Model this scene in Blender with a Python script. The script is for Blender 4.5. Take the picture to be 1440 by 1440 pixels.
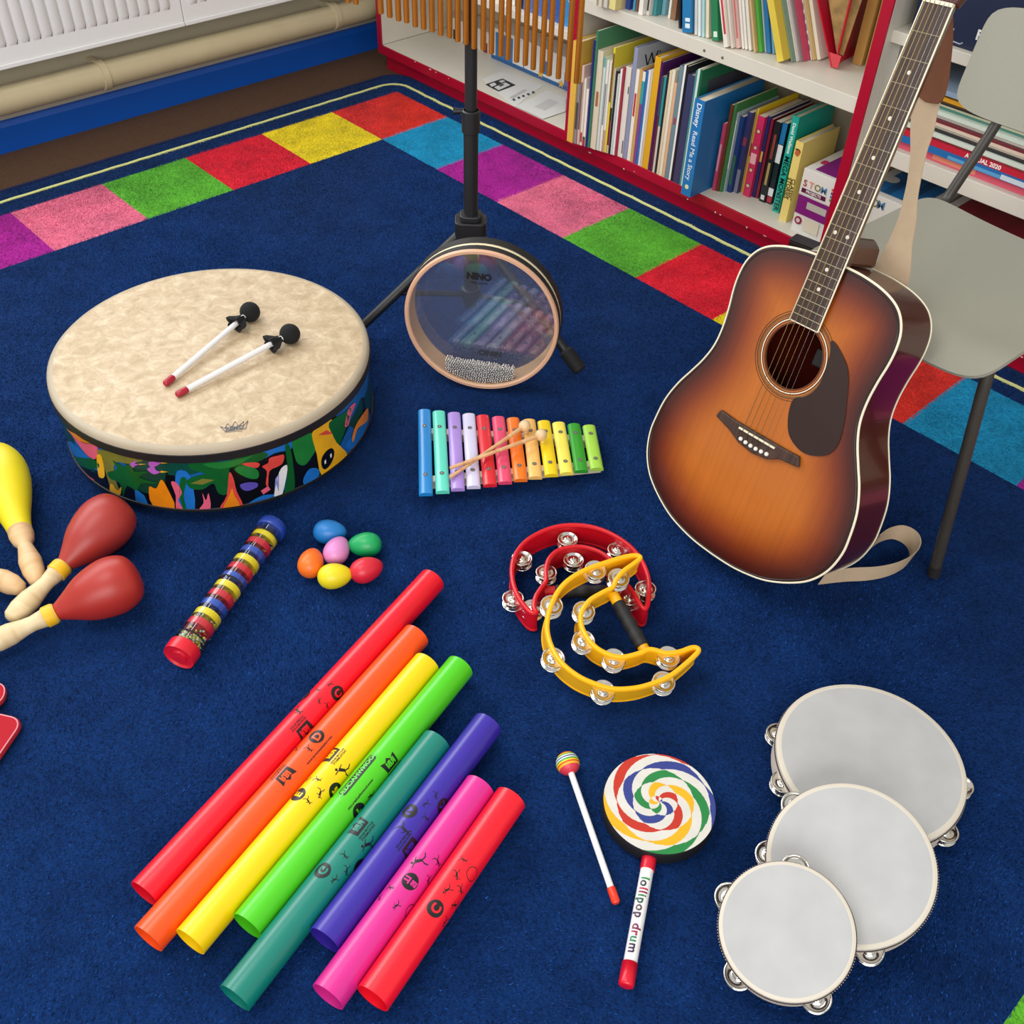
import bpy, bmesh, math, random
import numpy as np
from mathutils import Vector, Matrix
random.seed(7)
rng = np.random.default_rng(7)
PI = math.pi
for o in list(bpy.data.objects): bpy.data.objects.remove(o)
SC = bpy.context.scene
COL = SC.collection

# ------------------------------------------------------------------ camera
F = 1442.6
CAM = np.array([2.384, -1.729, 1.2965])
RM = np.array([[0.678150265, 0.734367176, 0.028584409], [0.522315414, -0.454239983, -0.721701216], [-0.517009503, 0.504351949, -0.691614261]])
cam = bpy.data.cameras.new('camera'); cam.sensor_width = 36; cam.lens = F / 1440 * 36
cam.clip_start = .01
co = bpy.data.objects.new('camera', cam); COL.objects.link(co)
m4 = Matrix.Identity(4)
for i in range(3):
    m4[i][0] = RM[0][i]; m4[i][1] = -RM[1][i]; m4[i][2] = -RM[2][i]; m4[i][3] = CAM[i]
co.matrix_world = m4
SC.camera = co
# ------------------------------------------------------------------ light
vs = SC.view_settings
vs.view_transform = 'Standard'; vs.look = 'None'; vs.gamma = 1; vs.use_curve_mapping = False; vs.exposure = -0.10
W_ = bpy.data.worlds.new('world'); SC.world = W_; W_.use_nodes = True
bgn = W_.node_tree.nodes['Background']; bgn.inputs[0].default_value = (1.0, .985, .96, 1); bgn.inputs[1].default_value = 0.74
def area(name, loc, rot, sx, sy, power, col):
    l = bpy.data.lights.new(name, 'AREA'); l.shape = 'RECTANGLE'; l.size = sx; l.size_y = sy; l.energy = power; l.color = col
    o = bpy.data.objects.new(name, l); COL.objects.link(o); o.location = loc; o.rotation_euler = rot; return o
# daylight through the window above the radiator, and the ceiling's panel lamp
area('window_daylight', (-.66, -1.35, 1.72), (0, math.radians(-90), 0), 1.3, 3.0, 70, (.95, .98, 1))
area('ceiling_lamp_light', (1.0, -1.9, 2.62), (0, 0, 0), 1.2, 1.2, 30, (1, .96, .9))

area('added_fill_light', (3.7, -3.3, 1.9), (math.radians(62), 0, math.radians(47)), 2.4, 1.4, 78, (1, .98, .95))  # added fill to brighten the upright fronts; no window is modelled here

# ------------------------------------------------------------------ pixel -> place
def ray(px, py): return RM.T @ np.array([(px - 720) / F, (py - 720) / F, 1.])
def P(px, py, z=0.):
    d = ray(px, py); return CAM + d * ((z - CAM[2]) / d[2])
def PA(px, py, ax, v):
    d = ray(px, py); return CAM + d * ((v - CAM[ax]) / d[ax])
def PP(px, py, c, n):
    d = ray(px, py); n = np.array(n); return CAM + d * (((np.array(c) - CAM) @ n) / (d @ n))
def proj(X):
    c = RM @ (np.array(X) - CAM); return 720 + F * c[0] / c[2], 720 + F * c[1] / c[2]
def depth(X): return float(RM[2] @ (np.array(X) - CAM))
def zat(x, y, py):                       # height above (x, y) seen at image row py
    lo, hi = -.1, 1.25
    for _ in range(50):
        m = (lo + hi) / 2
        if proj((x, y, m))[1] > py: lo = m
        else: hi = m
    return lo

# ------------------------------------------------------------------ materials
MATS = {}
def lin(c):
    if isinstance(c, str):
        c = c.lstrip('#'); c = [int(c[i:i + 2], 16) / 255 for i in (0, 2, 4)]
        c = [x / 12.92 if x <= .04045 else ((x + .055) / 1.055) ** 2.4 for x in c]
    return (c[0], c[1], c[2], 1)
def mat(name, col, rough=.5, metal=0, var=0., vscale=8, bump=0., bscale=60, spec=.5, coat=0., sheen=0., trans=0., alpha=1, coords='Object', stretch=None):
    if name in MATS: return MATS[name]
    m = bpy.data.materials.new(name); m.use_nodes = True
    nt = m.node_tree; b = nt.nodes['Principled BSDF']
    b.inputs['Base Color'].default_value = lin(col)
    b.inputs['Roughness'].default_value = rough; b.inputs['Metallic'].default_value = metal
    b.inputs['Specular IOR Level'].default_value = spec
    b.inputs['Coat Weight'].default_value = coat; b.inputs['Coat Roughness'].default_value = .06
    b.inputs['Sheen Weight'].default_value = sheen
    b.inputs['Transmission Weight'].default_value = trans; b.inputs['Alpha'].default_value = alpha
    tc = nt.nodes.new('ShaderNodeTexCoord'); vec = tc.outputs[coords]
    if stretch:
        mp = nt.nodes.new('ShaderNodeMapping'); mp.inputs['Scale'].default_value = stretch
        nt.links.new(vec, mp.inputs[0]); vec = mp.outputs[0]
    if True:
        n = nt.nodes.new('ShaderNodeTexNoise'); n.inputs['Scale'].default_value = vscale; n.inputs['Detail'].default_value = 5
        nt.links.new(vec, n.inputs['Vector'])
        mx = nt.nodes.new('ShaderNodeMix'); mx.data_type = 'RGBA'
        c = lin(col); v = max(var, .02)
        mx.inputs[6].default_value = tuple(max(0, x * (1 - v)) for x in c[:3]) + (1,)
        mx.inputs[7].default_value = tuple(min(1, x * (1 + v)) for x in c[:3]) + (1,)
        nt.links.new(n.outputs[0], mx.inputs[0]); nt.links.new(mx.outputs[2], b.inputs['Base Color'])
    if bump > 0:
        n2 = nt.nodes.new('ShaderNodeTexNoise'); n2.inputs['Scale'].default_value = bscale; n2.inputs['Detail'].default_value = 4
        nt.links.new(vec, n2.inputs['Vector'])
        bp = nt.nodes.new('ShaderNodeBump'); bp.inputs['Strength'].default_value = bump; bp.inputs['Distance'].default_value = .002
        nt.links.new(n2.outputs[0], bp.inputs['Height']); nt.links.new(bp.outputs[0], b.inputs['Normal'])
    MATS[name] = m
    return m
def cmat(col, rough=.5, **k):            # one material per colour
    return mat('paint_%s_%d' % (col.lstrip('#'), int(rough * 100)), col, rough, **k)
def wood(name, c1, c2, rough=.45, scale=6., stretch=(1, 1, 8), coat=0.):
    if name in MATS: return MATS[name]
    m = mat(name, c1, rough, coat=coat); nt = m.node_tree; b = nt.nodes['Principled BSDF']
    tc = nt.nodes.new('ShaderNodeTexCoord'); mp = nt.nodes.new('ShaderNodeMapping'); mp.inputs['Scale'].default_value = stretch
    n = nt.nodes.new('ShaderNodeTexNoise'); n.inputs['Scale'].default_value = scale; n.inputs['Detail'].default_value = 6; n.inputs['Distortion'].default_value = .6
    r = nt.nodes.new('ShaderNodeValToRGB'); r.color_ramp.elements[0].position = .35; r.color_ramp.elements[1].position = .68
    r.color_ramp.elements[0].color = lin(c1); r.color_ramp.elements[1].color = lin(c2)
    nt.links.new(tc.outputs['Object'], mp.inputs[0]); nt.links.new(mp.outputs[0], n.inputs['Vector']); nt.links.new(n.outputs[0], r.inputs[0]); nt.links.new(r.outputs[0], b.inputs['Base Color'])
    return m

# ------------------------------------------------------------------ mesh helpers
class MB:
    def __init__(s): s.v = []; s.f = []; s.mi = []
    def add(s, v, f, mi=0):
        k = len(s.v); s.v += [tuple(map(float, q)) for q in v]; s.f += [tuple(i + k for i in q) for q in f]; s.mi += [mi] * len(f); return s
    def box(s, x0, x1, y0, y1, z0, z1, mi=0):
        v = [(x0, y0, z0), (x1, y0, z0), (x1, y1, z0), (x0, y1, z0), (x0, y0, z1), (x1, y0, z1), (x1, y1, z1), (x0, y1, z1)]
        return s.add(v, [(0, 3, 2, 1), (4, 5, 6, 7), (0, 1, 5, 4), (1, 2, 6, 5), (2, 3, 7, 6), (3, 0, 4, 7)], mi)
    def lathe(s, prof, n=32, mi=0, M=None, caps=True):
        v = []; f = []; k = len(prof)
        for i in range(n):
            a = 2 * PI * i / n
            for r, z in prof: v.append((r * math.cos(a), r * math.sin(a), z))
        for i in range(n):
            j = (i + 1) % n
            for q in range(k - 1): f.append((i * k + q, j * k + q, j * k + q + 1, i * k + q + 1))
        if caps:
            if prof[0][0] > 1e-6: f.append(tuple(i * k for i in range(n))[::-1])
            if prof[-1][0] > 1e-6: f.append(tuple(i * k + k - 1 for i in range(n)))
        if M is not None: v = [tuple(M @ Vector(q)) for q in v]
        return s.add(v, f, mi)
    def tube(s, pts, r, n=12, closed=False, mi=0, caps=True):
        pts = [Vector(p) for p in pts]; N = len(pts)
        rs = r if isinstance(r, (list, tuple)) else [r] * N
        tang = []
        for i in range(N):
            a = pts[(i - 1) % N] if (i > 0 or closed) else pts[i]; b = pts[(i + 1) % N] if (i < N - 1 or closed) else pts[i]
            tang.append((b - a).normalized())
        up = Vector((0, 0, 1)) if abs(tang[0].z) < .9 else Vector((1, 0, 0))
        nrm = (up - tang[0] * up.dot(tang[0])).normalized(); v = []; f = []
        for i in range(N):
            nrm = (nrm - tang[i] * nrm.dot(tang[i])).normalized(); bi = tang[i].cross(nrm)
            for j in range(n):
                a = 2 * PI * j / n; v.append(pts[i] + (nrm * math.cos(a) + bi * math.sin(a)) * rs[i])
        for i in range(N if closed else N - 1):
            ii = (i + 1) % N
            for j in range(n):
                jj = (j + 1) % n; f.append((i * n + j, i * n + jj, ii * n + jj, ii * n + j))
        if not closed and caps: f.append(tuple(range(n))[::-1]); f.append(tuple((N - 1) * n + j for j in range(n)))
        return s.add(v, f, mi)
    def prism(s, poly, z0, z1, M=None, mi=0):
        n = len(poly); v = [(x, y, z0) for x, y in poly] + [(x, y, z1) for x, y in poly]
        f = [tuple(range(n))[::-1], tuple(range(n, 2 * n))] + [(i, (i + 1) % n, n + (i + 1) % n, n + i) for i in range(n)]
        if M is not None: v = [tuple(M @ Vector(q)) for q in v]
        return s.add(v, f, mi)
    def ribbon(s, pts, hvec, th, closed=False, mi=0):    # a band: path of points, height vector, thickness
        pts = [Vector(p) for p in pts]; N = len(pts); h = Vector(hvec); hn = h.normalized(); v = []; f = []
        for i in range(N):
            a = pts[(i - 1) % N] if (i > 0 or closed) else pts[i]; b = pts[(i + 1) % N] if (i < N - 1 or closed) else pts[i]
            sd = (b - a).cross(hn)
            sd = sd.normalized() * th / 2 if sd.length > 1e-9 else Vector((th / 2, 0, 0))
            v += [pts[i] + sd, pts[i] - sd, pts[i] - sd + h, pts[i] + sd + h]
        for i in range(N if closed else N - 1):
            a = i * 4; b = ((i + 1) % N) * 4
            for q in range(4): f.append((a + q, a + (q + 1) % 4, b + (q + 1) % 4, b + q))
        if not closed: f += [(3, 2, 1, 0), tuple((N - 1) * 4 + q for q in range(4))]
        return s.add(v, f, mi)
    def mesh(s, name):
        m = bpy.data.meshes.new(name); m.from_pydata(s.v, [], s.f); m.update(); return m
    def build(s, name, mats, parent=None, smooth=False, bevel=0, auto=True, loc=None):
        m = s.mesh(name)
        ms = mats if isinstance(mats, (list, tuple)) else [mats]
        for q in ms: m.materials.append(q)
        if len(ms) > 1: m.polygons.foreach_set('material_index', s.mi)
        bm = bmesh.new(); bm.from_mesh(m); bmesh.ops.recalc_face_normals(bm, faces=bm.faces)
        if smooth:
            for fc in bm.faces: fc.smooth = True
            if auto:
                for e in bm.edges:
                    if len(e.link_faces) == 2 and e.calc_face_angle(0) > .7: e.smooth = False
        bm.to_mesh(m); bm.free()
        o = bpy.data.objects.new(name, m); COL.objects.link(o)
        if parent is not None: o.parent = parent
        if loc is not None: o.location = loc
        if bevel:
            md = o.modifiers.new('bevel', 'BEVEL'); md.width = bevel; md.segments = 2; md.limit_method = 'ANGLE'; md.angle_limit = .8
        return o
def tag(o, label, cat, group=None):
    o['label'] = label; o['category'] = cat
    if group: o['group'] = group
    return o
def thing(name, label, cat, loc=(0, 0, 0), rot=(0, 0, 0), group=None, matrix=None):
    o = bpy.data.objects.new(name, None); COL.objects.link(o); o.empty_display_size = .05
    if matrix is not None: o.matrix_world = matrix
    else: o.location = tuple(loc); o.rotation_euler = rot
    return tag(o, label, cat, group)
def struct(o): o['kind'] = 'structure'; return o
def frame(origin, x, y, z):
    m = Matrix.Identity(4)
    for i in range(3): m[i][0] = x[i]; m[i][1] = y[i]; m[i][2] = z[i]; m[i][3] = origin[i]
    return m
def axis_frame(a, b, up=(0, 0, 1)):       # local z runs a -> b, local x points up
    a = Vector(a); b = Vector(b); z = (b - a).normalized(); u = Vector(up); x = (u - z * u.dot(z)).normalized(); y = z.cross(x)
    return frame(a, x, y, z), (b - a).length
def disc_frame(c, n, up=(0, 0, 1)):       # local z = n, local y = up
    n = Vector(n).normalized(); u = Vector(up); y = (u - n * u.dot(n)).normalized(); x = y.cross(n)
    return frame(c, x, y, n)
def arc(cx, cy, r, a0, a1, n): return [(cx + r * math.cos(a0 + (a1 - a0) * i / n), cy + r * math.sin(a0 + (a1 - a0) * i / n)) for i in range(n + 1)]
def circle(r, n=32, cx=0, cy=0): return [(cx + r * math.cos(2 * PI * i / n), cy + r * math.sin(2 * PI * i / n)) for i in range(n)]
def rrect(w, h, r, n=4):
    o = []
    for sx, sy, a in ((1, 1, 0), (-1, 1, PI / 2), (-1, -1, PI), (1, -1, 1.5 * PI)): o += arc(sx * (w / 2 - r), sy * (h / 2 - r), r, a, a + PI / 2, n)
    return o
def catmull(pts, n=6, closed=False):
    pts = [np.array(p, float) for p in pts]; N = len(pts); out = []
    for i in range(N if closed else N - 1):
        g = lambda k: pts[k % N] if closed else pts[min(max(k, 0), N - 1)]
        a, b, c, d = g(i - 1), g(i), g(i + 1), g(i + 2)
        for q in range(n):
            t = q / n; out.append(.5 * (2 * b + (c - a) * t + (2 * a - 5 * b + 4 * c - d) * t * t + (3 * b - a - 3 * c + d) * t ** 3))
    if not closed: out.append(pts[-1])
    return out
# flat print: 2D polygons and lettering, cut fine enough to bend round a cylinder
def flat_poly(poly, cut=0):
    bm = bmesh.new(); vs_ = [bm.verts.new((x, y, 0)) for x, y in poly]
    try: bm.faces.new(vs_)
    except ValueError: pass
    return _flat_out(bm, cut)
TXT = {}
def flat_text(s, size, bold=0., cut=0, align='CENTER'):
    k = (s, round(size, 5), bold, cut, align)
    if k in TXT: return TXT[k]
    c = bpy.data.curves.new('lettering', 'FONT'); c.body = s; c.size = size; c.align_x = align; c.align_y = 'CENTER'; c.resolution_u = 3; c.offset = bold
    o = bpy.data.objects.new('lettering', c); COL.objects.link(o)
    dg = bpy.context.evaluated_depsgraph_get(); me = bpy.data.meshes.new_from_object(o.evaluated_get(dg))
    bm = bmesh.new(); bm.from_mesh(me); bpy.data.meshes.remove(me); bpy.data.objects.remove(o); bpy.data.curves.remove(c)
    TXT[k] = _flat_out(bm, cut); return TXT[k]
def _flat_out(bm, cut):
    if cut and bm.verts:
        ys = [v.co.y for v in bm.verts]; y = math.floor(min(ys) / cut) * cut
        while y < max(ys):
            bmesh.ops.bisect_plane(bm, geom=list(bm.verts) + list(bm.edges) + list(bm.faces), plane_co=(0, y, 0), plane_no=(0, 1, 0)); y += cut
    bmesh.ops.triangulate(bm, faces=bm.faces[:]); bm.verts.index_update()
    r = ([(v.co.x, v.co.y) for v in bm.verts], [tuple(v.index for v in f.verts) for f in bm.faces]); bm.free(); return r
def on_plane(fl, M, off=.0004):           # M: 4x4, print lies in its xy-plane
    return [tuple(M @ Vector((x, y, off))) for x, y in fl[0]], fl[1]
def move(fl, dx=0, dy=0, rot=0, sx=1, sy=1):
    c, s = math.cos(rot), math.sin(rot)
    return [(x * sx * c - y * sy * s + dx, x * sx * s + y * sy * c + dy) for x, y in fl[0]], fl[1]

white_paint = mat('white_paint', '#d9d6cd', .45, var=.03, bump=.05)
black_plastic = mat('black_plastic', '#17181b', .42)
black_rubber = mat('black_rubber', '#101012', .75)
chrome = mat('polished_steel', '#d8d6d0', .12, metal=1)
print_black = mat('print_black', '#141416', .4)
# ================================================================== THE ROOM
brown_carpet = mat('brown_carpet', '#5f4839', .95, var=.4, vscale=220, bump=.6, bscale=420, spec=.1)
struct(MB().box(-.62, 3.6, -3.2, .8, -.06, -.011).build('floor', brown_carpet))
wall_mat = mat('wall_paint', '#bdb49c', .55, var=.06, vscale=5, bump=.08)
w = MB()
WX = -.615
w.box(WX - .12, WX, -3.2, .8, -.05, 1.0).box(WX - .12, WX, -3.2, .8, 2.4, 2.7).box(WX - .12, WX, -3.2, -2.9, 1.0, 2.4).box(WX - .12, WX, .2, .8, 1.0, 2.4)
struct(w.build('wall_left', wall_mat))
struct(MB().box(WX - .12, 3.6, .74, .86, -.05, 2.7).build('wall_back', wall_mat))
bb = MB().prism([(0, -.011), (.016, -.011), (.016, .058), (.010, .070), (0, .072)], -3.2, .74, M=frame((WX, 0, 0), (1, 0, 0), (0, 0, 1), (0, -1, 0)) @ Matrix.Scale(-1, 4, (0, 0, 1)))
struct(bb.build('baseboard_left', mat('blue_gloss', '#0f55b8', .3, var=.08, vscale=9)))
win = struct(MB().box(WX - .1, WX - .05, -2.9, -2.84, 1.0, 2.4).box(WX - .1, WX - .05, .14, .2, 1.0, 2.4).box(WX - .1, WX - .05, -2.84, .14, 1.0, 1.06).box(WX - .1, WX - .05, -2.84, .14, 2.34, 2.4).box(WX - .1, WX - .05, -1.38, -1.32, 1.06, 2.34).build('window_1', white_paint))

# ---- radiator
RX = -.50
rad = thing('radiator', 'white panel radiator with pressed vertical flutes on the left wall', 'radiator', (RX, -.6, .24))
rad_white = mat('radiator_enamel', '#f1f2f3', .35)
def rad_panel(y0, y1):
    b = MB(); pitch = .0312; n = int((y1 - y0 - .03) / pitch)
    b.box(-.03, -.008, y0, y1, 0, .70)
    b.box(-.012, 0, y0, y1, 0, .012)                    # bottom lip
    b.box(-.012, -.004, y0, y1, .012, .70)
    b.build('panel', rad_white, rad, bevel=.002)
    base = MB()
    prof = [(-.0135, 0), (-.010, .006), (.010, .006), (.0135, 0)]
    zz = [(.052, 0), (.064, 1), (.66, 1), (.68, 0)]
    v = []; f = []
    for z, k in zz:
        for y, x in prof: v.append((-.004 + x * k, y * (1 if k else .8), z))
    for a in range(3):
        for q in range(3): f.append((a * 4 + q, a * 4 + q + 1, a * 4 + q + 5, a * 4 + q + 4))
    base.add(v, f); first = None
    for i in range(n):
        y = y0 + .02 + pitch * (i + .5)
        if first is None: first = base.build('flute', rad_white, rad, smooth=True, auto=False, loc=(0, y, 0))
        else:
            o = first.copy(); COL.objects.link(o); o.location = (0, y, 0)
rad_panel(-1.0, .300); rad_panel(.3025, .95)
# ---- heating pipe
pz = .148; px_ = -.548
pipe = thing('heating_pipe', 'fat cream painted heating pipe running under the radiator', 'pipe', (px_, 0, pz))
cream = mat('cream_gloss', '#c5b896', .38, var=.1, vscale=14, bump=.12, bscale=40)
MB().tube([(0, -1.6, 0), (0, -.4, 0), (0, .36, -.003), (-.004, .40, -.003), (-.02, .425, -.003), (-.05, .43, -.003)], .036, 24).build('pipe_run', cream, pipe, smooth=True)
for yy in (float(PA(143, 104, 0, px_)[1]), float(PA(468, 22, 0, px_)[1])):
    cl = MB().lathe([(.037, -.011), (.041, -.009), (.041, .009), (.037, .011)], 24, M=frame((0, yy, 0), (1, 0, 0), (0, 0, 1), (0, -1, 0)))
    cl.box(-.066, -.03, yy - .008, yy + .008, .018, .034)
    cl.build('clip', cream, pipe, smooth=True)

# ================================================================== RUG
RX0, RX1, RY0, RY1 = -.37, 2.87, -2.8, .352
BLUE = '#0e2b5c'; YL = '#dbe094'
C = dict(red='#d8222f', orange='#d83524', blue='#2091bd', purple='#a82491', pink='#e0728f', green='#5fae2f', yellow='#ead515')
top = ['orange', 'blue', 'purple', 'pink', 'green', 'red', 'yellow', 'orange', 'blue', 'purple', 'pink', 'green']
left = ['yellow', 'red', 'green', 'pink', 'purple', 'blue', 'red', 'yellow', 'green', 'pink']
right = ['red', 'yellow', 'pink', 'green', 'blue', 'purple', 'red', 'yellow', 'green', 'pink']
names = ['base'] + list(C) + ['line']
pal = np.array([lin(BLUE)[:3]] + [lin(C[k])[:3] for k in C] + [lin(YL)[:3]])
idx = {k: i for i, k in enumerate(names)}
def rug_index(x, y):
    x = np.asarray(x, float); y = np.asarray(y, float); r = np.zeros(x.shape, int)
    i = np.floor(x / .25).astype(int); j = np.floor(-y / .25).astype(int)
    for k, cn in enumerate(top): r[(j == -1) & (i == k - 1)] = idx[cn]
    for k, cn in enumerate(left): r[(i == -1) & (j == k)] = idx[cn]
    for k, cn in enumerate(right): r[(x >= 2.472) & (x < 2.722) & (j == k)] = idx[cn]
    # the woven yellow line, its corner rounded
    q = .06; xl, yt = -.3115, .3005
    dx = np.maximum(xl + q - x, 0); dy = np.maximum(y - (yt - q), 0)
    wob = .0012 * np.sin(x * 90) + .0012 * np.sin(y * 70 + x * 33)
    d = q - np.hypot(dx, dy)
    d = np.where((dx == 0) & (dy == 0), 1, d) + wob
    r[np.abs(d) < .0058] = idx['line']
    return r
rug_mat = bpy.data.materials.new('rug_wool'); rug_mat.use_nodes = True
nt = rug_mat.node_tree; b = nt.nodes['Principled BSDF']; b.inputs['Roughness'].default_value = .9; b.inputs['Specular IOR Level'].default_value = .04
b.inputs['Sheen Weight'].default_value = .22; b.inputs['Sheen Tint'].default_value = (.35, .55, 1, 1); b.inputs['Sheen Roughness'].default_value = .4
at = nt.nodes.new('ShaderNodeAttribute'); at.attribute_name = 'Col'
tc = nt.nodes.new('ShaderNodeTexCoord')
nz = nt.nodes.new('ShaderNodeTexNoise'); nz.inputs['Scale'].default_value = 260; nz.inputs['Detail'].default_value = 3
mr = nt.nodes.new('ShaderNodeMapRange'); mr.inputs[1].default_value = .25; mr.inputs[2].default_value = .75; mr.inputs[3].default_value = .7; mr.inputs[4].default_value = 1.3
n9 = nt.nodes.new('ShaderNodeTexNoise'); n9.inputs['Scale'].default_value = 11; n9.inputs['Detail'].default_value = 6; n9.inputs['Roughness'].default_value = .65
m9 = nt.nodes.new('ShaderNodeMapRange'); m9.inputs[1].default_value = .3; m9.inputs[2].default_value = .7; m9.inputs[3].default_value = .72; m9.inputs[4].default_value = 1.18
m8 = nt.nodes.new('ShaderNodeMath'); m8.operation = 'MULTIPLY'
nt.links.new(tc.outputs['Object'], n9.inputs['Vector']); nt.links.new(n9.outputs[0], m9.inputs[0]); nt.links.new(m9.outputs[0], m8.inputs[1])
mx = nt.nodes.new('ShaderNodeMix'); mx.data_type = 'RGBA'; mx.blend_type = 'MULTIPLY'; mx.inputs[0].default_value = 1
nt.links.new(tc.outputs['Object'], nz.inputs['Vector']); nt.links.new(nz.outputs[0], mr.inputs[0]); nt.links.new(at.outputs['Color'], mx.inputs[6]); nt.links.new(mr.outputs[0], m8.inputs[0]); nt.links.new(m8.outputs[0], mx.inputs[7]); nt.links.new(mx.outputs[2], b.inputs['Base Color'])
bp = nt.nodes.new('ShaderNodeBump'); bp.inputs['Strength'].default_value = .7; bp.inputs['Distance'].default_value = .002
nt.links.new(nz.outputs[0], bp.inputs['Height']); nt.links.new(bp.outputs[0], b.inputs['Normal'])
rug = thing('rug', 'dark blue pile rug bordered by bright coloured squares and a thin yellow line', 'rug', (0, 0, -.011))
# woven base: fine grid, one flat colour per cell
g = .0125
nx = int(round((RX1 - RX0) / g)); ny = int(round((RY1 - RY0) / g))
xs = np.linspace(RX0, RX1, nx + 1); ys = np.linspace(RY0, RY1, ny + 1)
gx, gy = np.meshgrid(xs, ys, indexing='ij')
vv = np.stack([gx, gy, np.full(gx.shape, .0068)], -1).reshape(-1, 3)
ii, jj = np.meshgrid(np.arange(nx), np.arange(ny), indexing='ij'); a0 = (ii * (ny + 1) + jj).ravel()
quads = np.stack([a0, a0 + ny + 1, a0 + ny + 2, a0 + 1], 1)
cxs = (xs[:-1] + xs[1:]) / 2; cys = (ys[:-1] + ys[1:]) / 2
cgx, cgy = np.meshgrid(cxs, cys, indexing='ij')
rr = .07                                                        # rounded rug corner
keep = ~(((RX0 + rr - cgx) > 0) & ((cgy - RY1 + rr) > 0) & (np.hypot(RX0 + rr - cgx, cgy - RY1 + rr) > rr)).ravel()
ci = rug_index(cgx.ravel(), cgy.ravel()); ci[ci == idx['line']] = 0
quads = quads[keep]; ci = ci[keep]
def fast_mesh(name, v, f, k, cols):
    m = bpy.data.meshes.new(name); nv, nf = len(v), len(f)
    m.vertices.add(nv); m.vertices.foreach_set('co', v.astype(np.float32).ravel())
    m.loops.add(nf * k); m.loops.foreach_set('vertex_index', f.astype(np.int32).ravel())
    m.polygons.add(nf); m.polygons.foreach_set('loop_start', np.arange(0, nf * k, k, dtype=np.int32))
    m.update(calc_edges=True)
    ca = m.color_attributes.new('Col', 'FLOAT_COLOR', 'CORNER')
    cc = np.ones((nf, k, 4), np.float32); cc[:, :, :3] = cols[:, None, :]
    ca.data.foreach_set('color', cc.ravel()); m.materials.append(rug_mat); return m
me = fast_mesh('backing', vv, quads, 4, pal[ci]); o = bpy.data.objects.new('backing', me); COL.objects.link(o); o.parent = rug
skirt = MB(); edge = [(RX0, RY0)] + arc(RX0 + rr, RY1 - rr, rr, PI, PI / 2, 8) + [(RX1, RY1), (RX1, RY0)]
skirt.ribbon([(x, y, 0) for x, y in edge], (0, 0, .0105), .008, closed=True).build('bound_edge', mat('rug_binding', '#0b1f4d', .85), rug)
# pile: tufts over the part of the rug that shows
NB = 950000
qx = rng.uniform(RX0 + .003, 2.62, NB); qy = rng.uniform(-1.95, RY1 - .003, NB)
inc = ~(((RX0 + rr - qx) > 0) & ((qy - RY1 + rr) > 0) & (np.hypot(RX0 + rr - qx, qy - RY1 + rr) > rr - .004))
cz = RM[2, 0] * (qx - CAM[0]) + RM[2, 1] * (qy - CAM[1]) + RM[2, 2] * (0 - CAM[2])
ux = 720 + F * (RM[0, 0] * (qx - CAM[0]) + RM[0, 1] * (qy - CAM[1]) - RM[0, 2] * CAM[2]) / cz
uy = 720 + F * (RM[1, 0] * (qx - CAM[0]) + RM[1, 1] * (qy - CAM[1]) - RM[1, 2] * CAM[2]) / cz
inc &= (cz > .3) & (ux > -220) & (ux < 1660) & (uy > -60) & (uy < 1660)
qx = qx[inc]; qy = qy[inc]; n = len(qx)
lean = .9 + 1.1 * np.sin(qx * 5.1 + 1.3 * np.sin(qy * 4.3)) + .9 * np.sin(qy * 7.7 + 2 * np.sin(qx * 3.1)) + rng.normal(0, .55, n)
la = rng.uniform(.3, 1.0, n) * .0055; th = lean + PI / 2 + rng.normal(0, .6, n); hw = rng.uniform(.0005, .0010, n); hh = rng.uniform(.0026, .0045, n)
bx_, by_ = np.cos(th) * hw, np.sin(th) * hw
v = np.empty((n, 3, 3)); v[:, 0] = np.stack([qx - bx_, qy - by_, np.full(n, .0062)], 1); v[:, 1] = np.stack([qx + bx_, qy + by_, np.full(n, .0062)], 1)
v[:, 2] = np.stack([qx + la * np.cos(lean), qy + la * np.sin(lean), .0062 + hh], 1)
ci_ = rug_index(qx, qy); tcol = pal[ci_] * np.where(ci_ == 0, rng.lognormal(0.03, .5, n), rng.uniform(.75, 1.25, n))[:, None]
tcol = tcol + (rng.random((n, 1)) < .06) * np.array([[.012, .02, .03]])
me = fast_mesh('pile', v.reshape(-1, 3), np.arange(n * 3).reshape(-1, 3), 3, tcol); o = bpy.data.objects.new('pile', me); COL.objects.link(o); o.parent = rug; o['kind'] = 'stuff'
# the woven yellow line
ln = MB(); pts = [(-.3115, RY0 + .1)] + [(-.3115, y) for y in np.arange(RY0 + .2, .24, .04)] + arc(-.3115 + .06, .3005 - .06, .06, PI, PI / 2, 8) + [(x, .3005) for x in np.arange(-.2, 2.7, .04)]
pts = [(x + .0012 * math.sin(y * 70 + x * 33), y + .0012 * math.sin(x * 90)) for x, y in pts]
ln.ribbon([(x, y, .0078) for x, y in pts], (0, 0, .0022), .0085).build('woven_line', mat('rug_line_wool', YL, .9, var=.25, vscale=200, bump=.6, bscale=300), rug)

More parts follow.
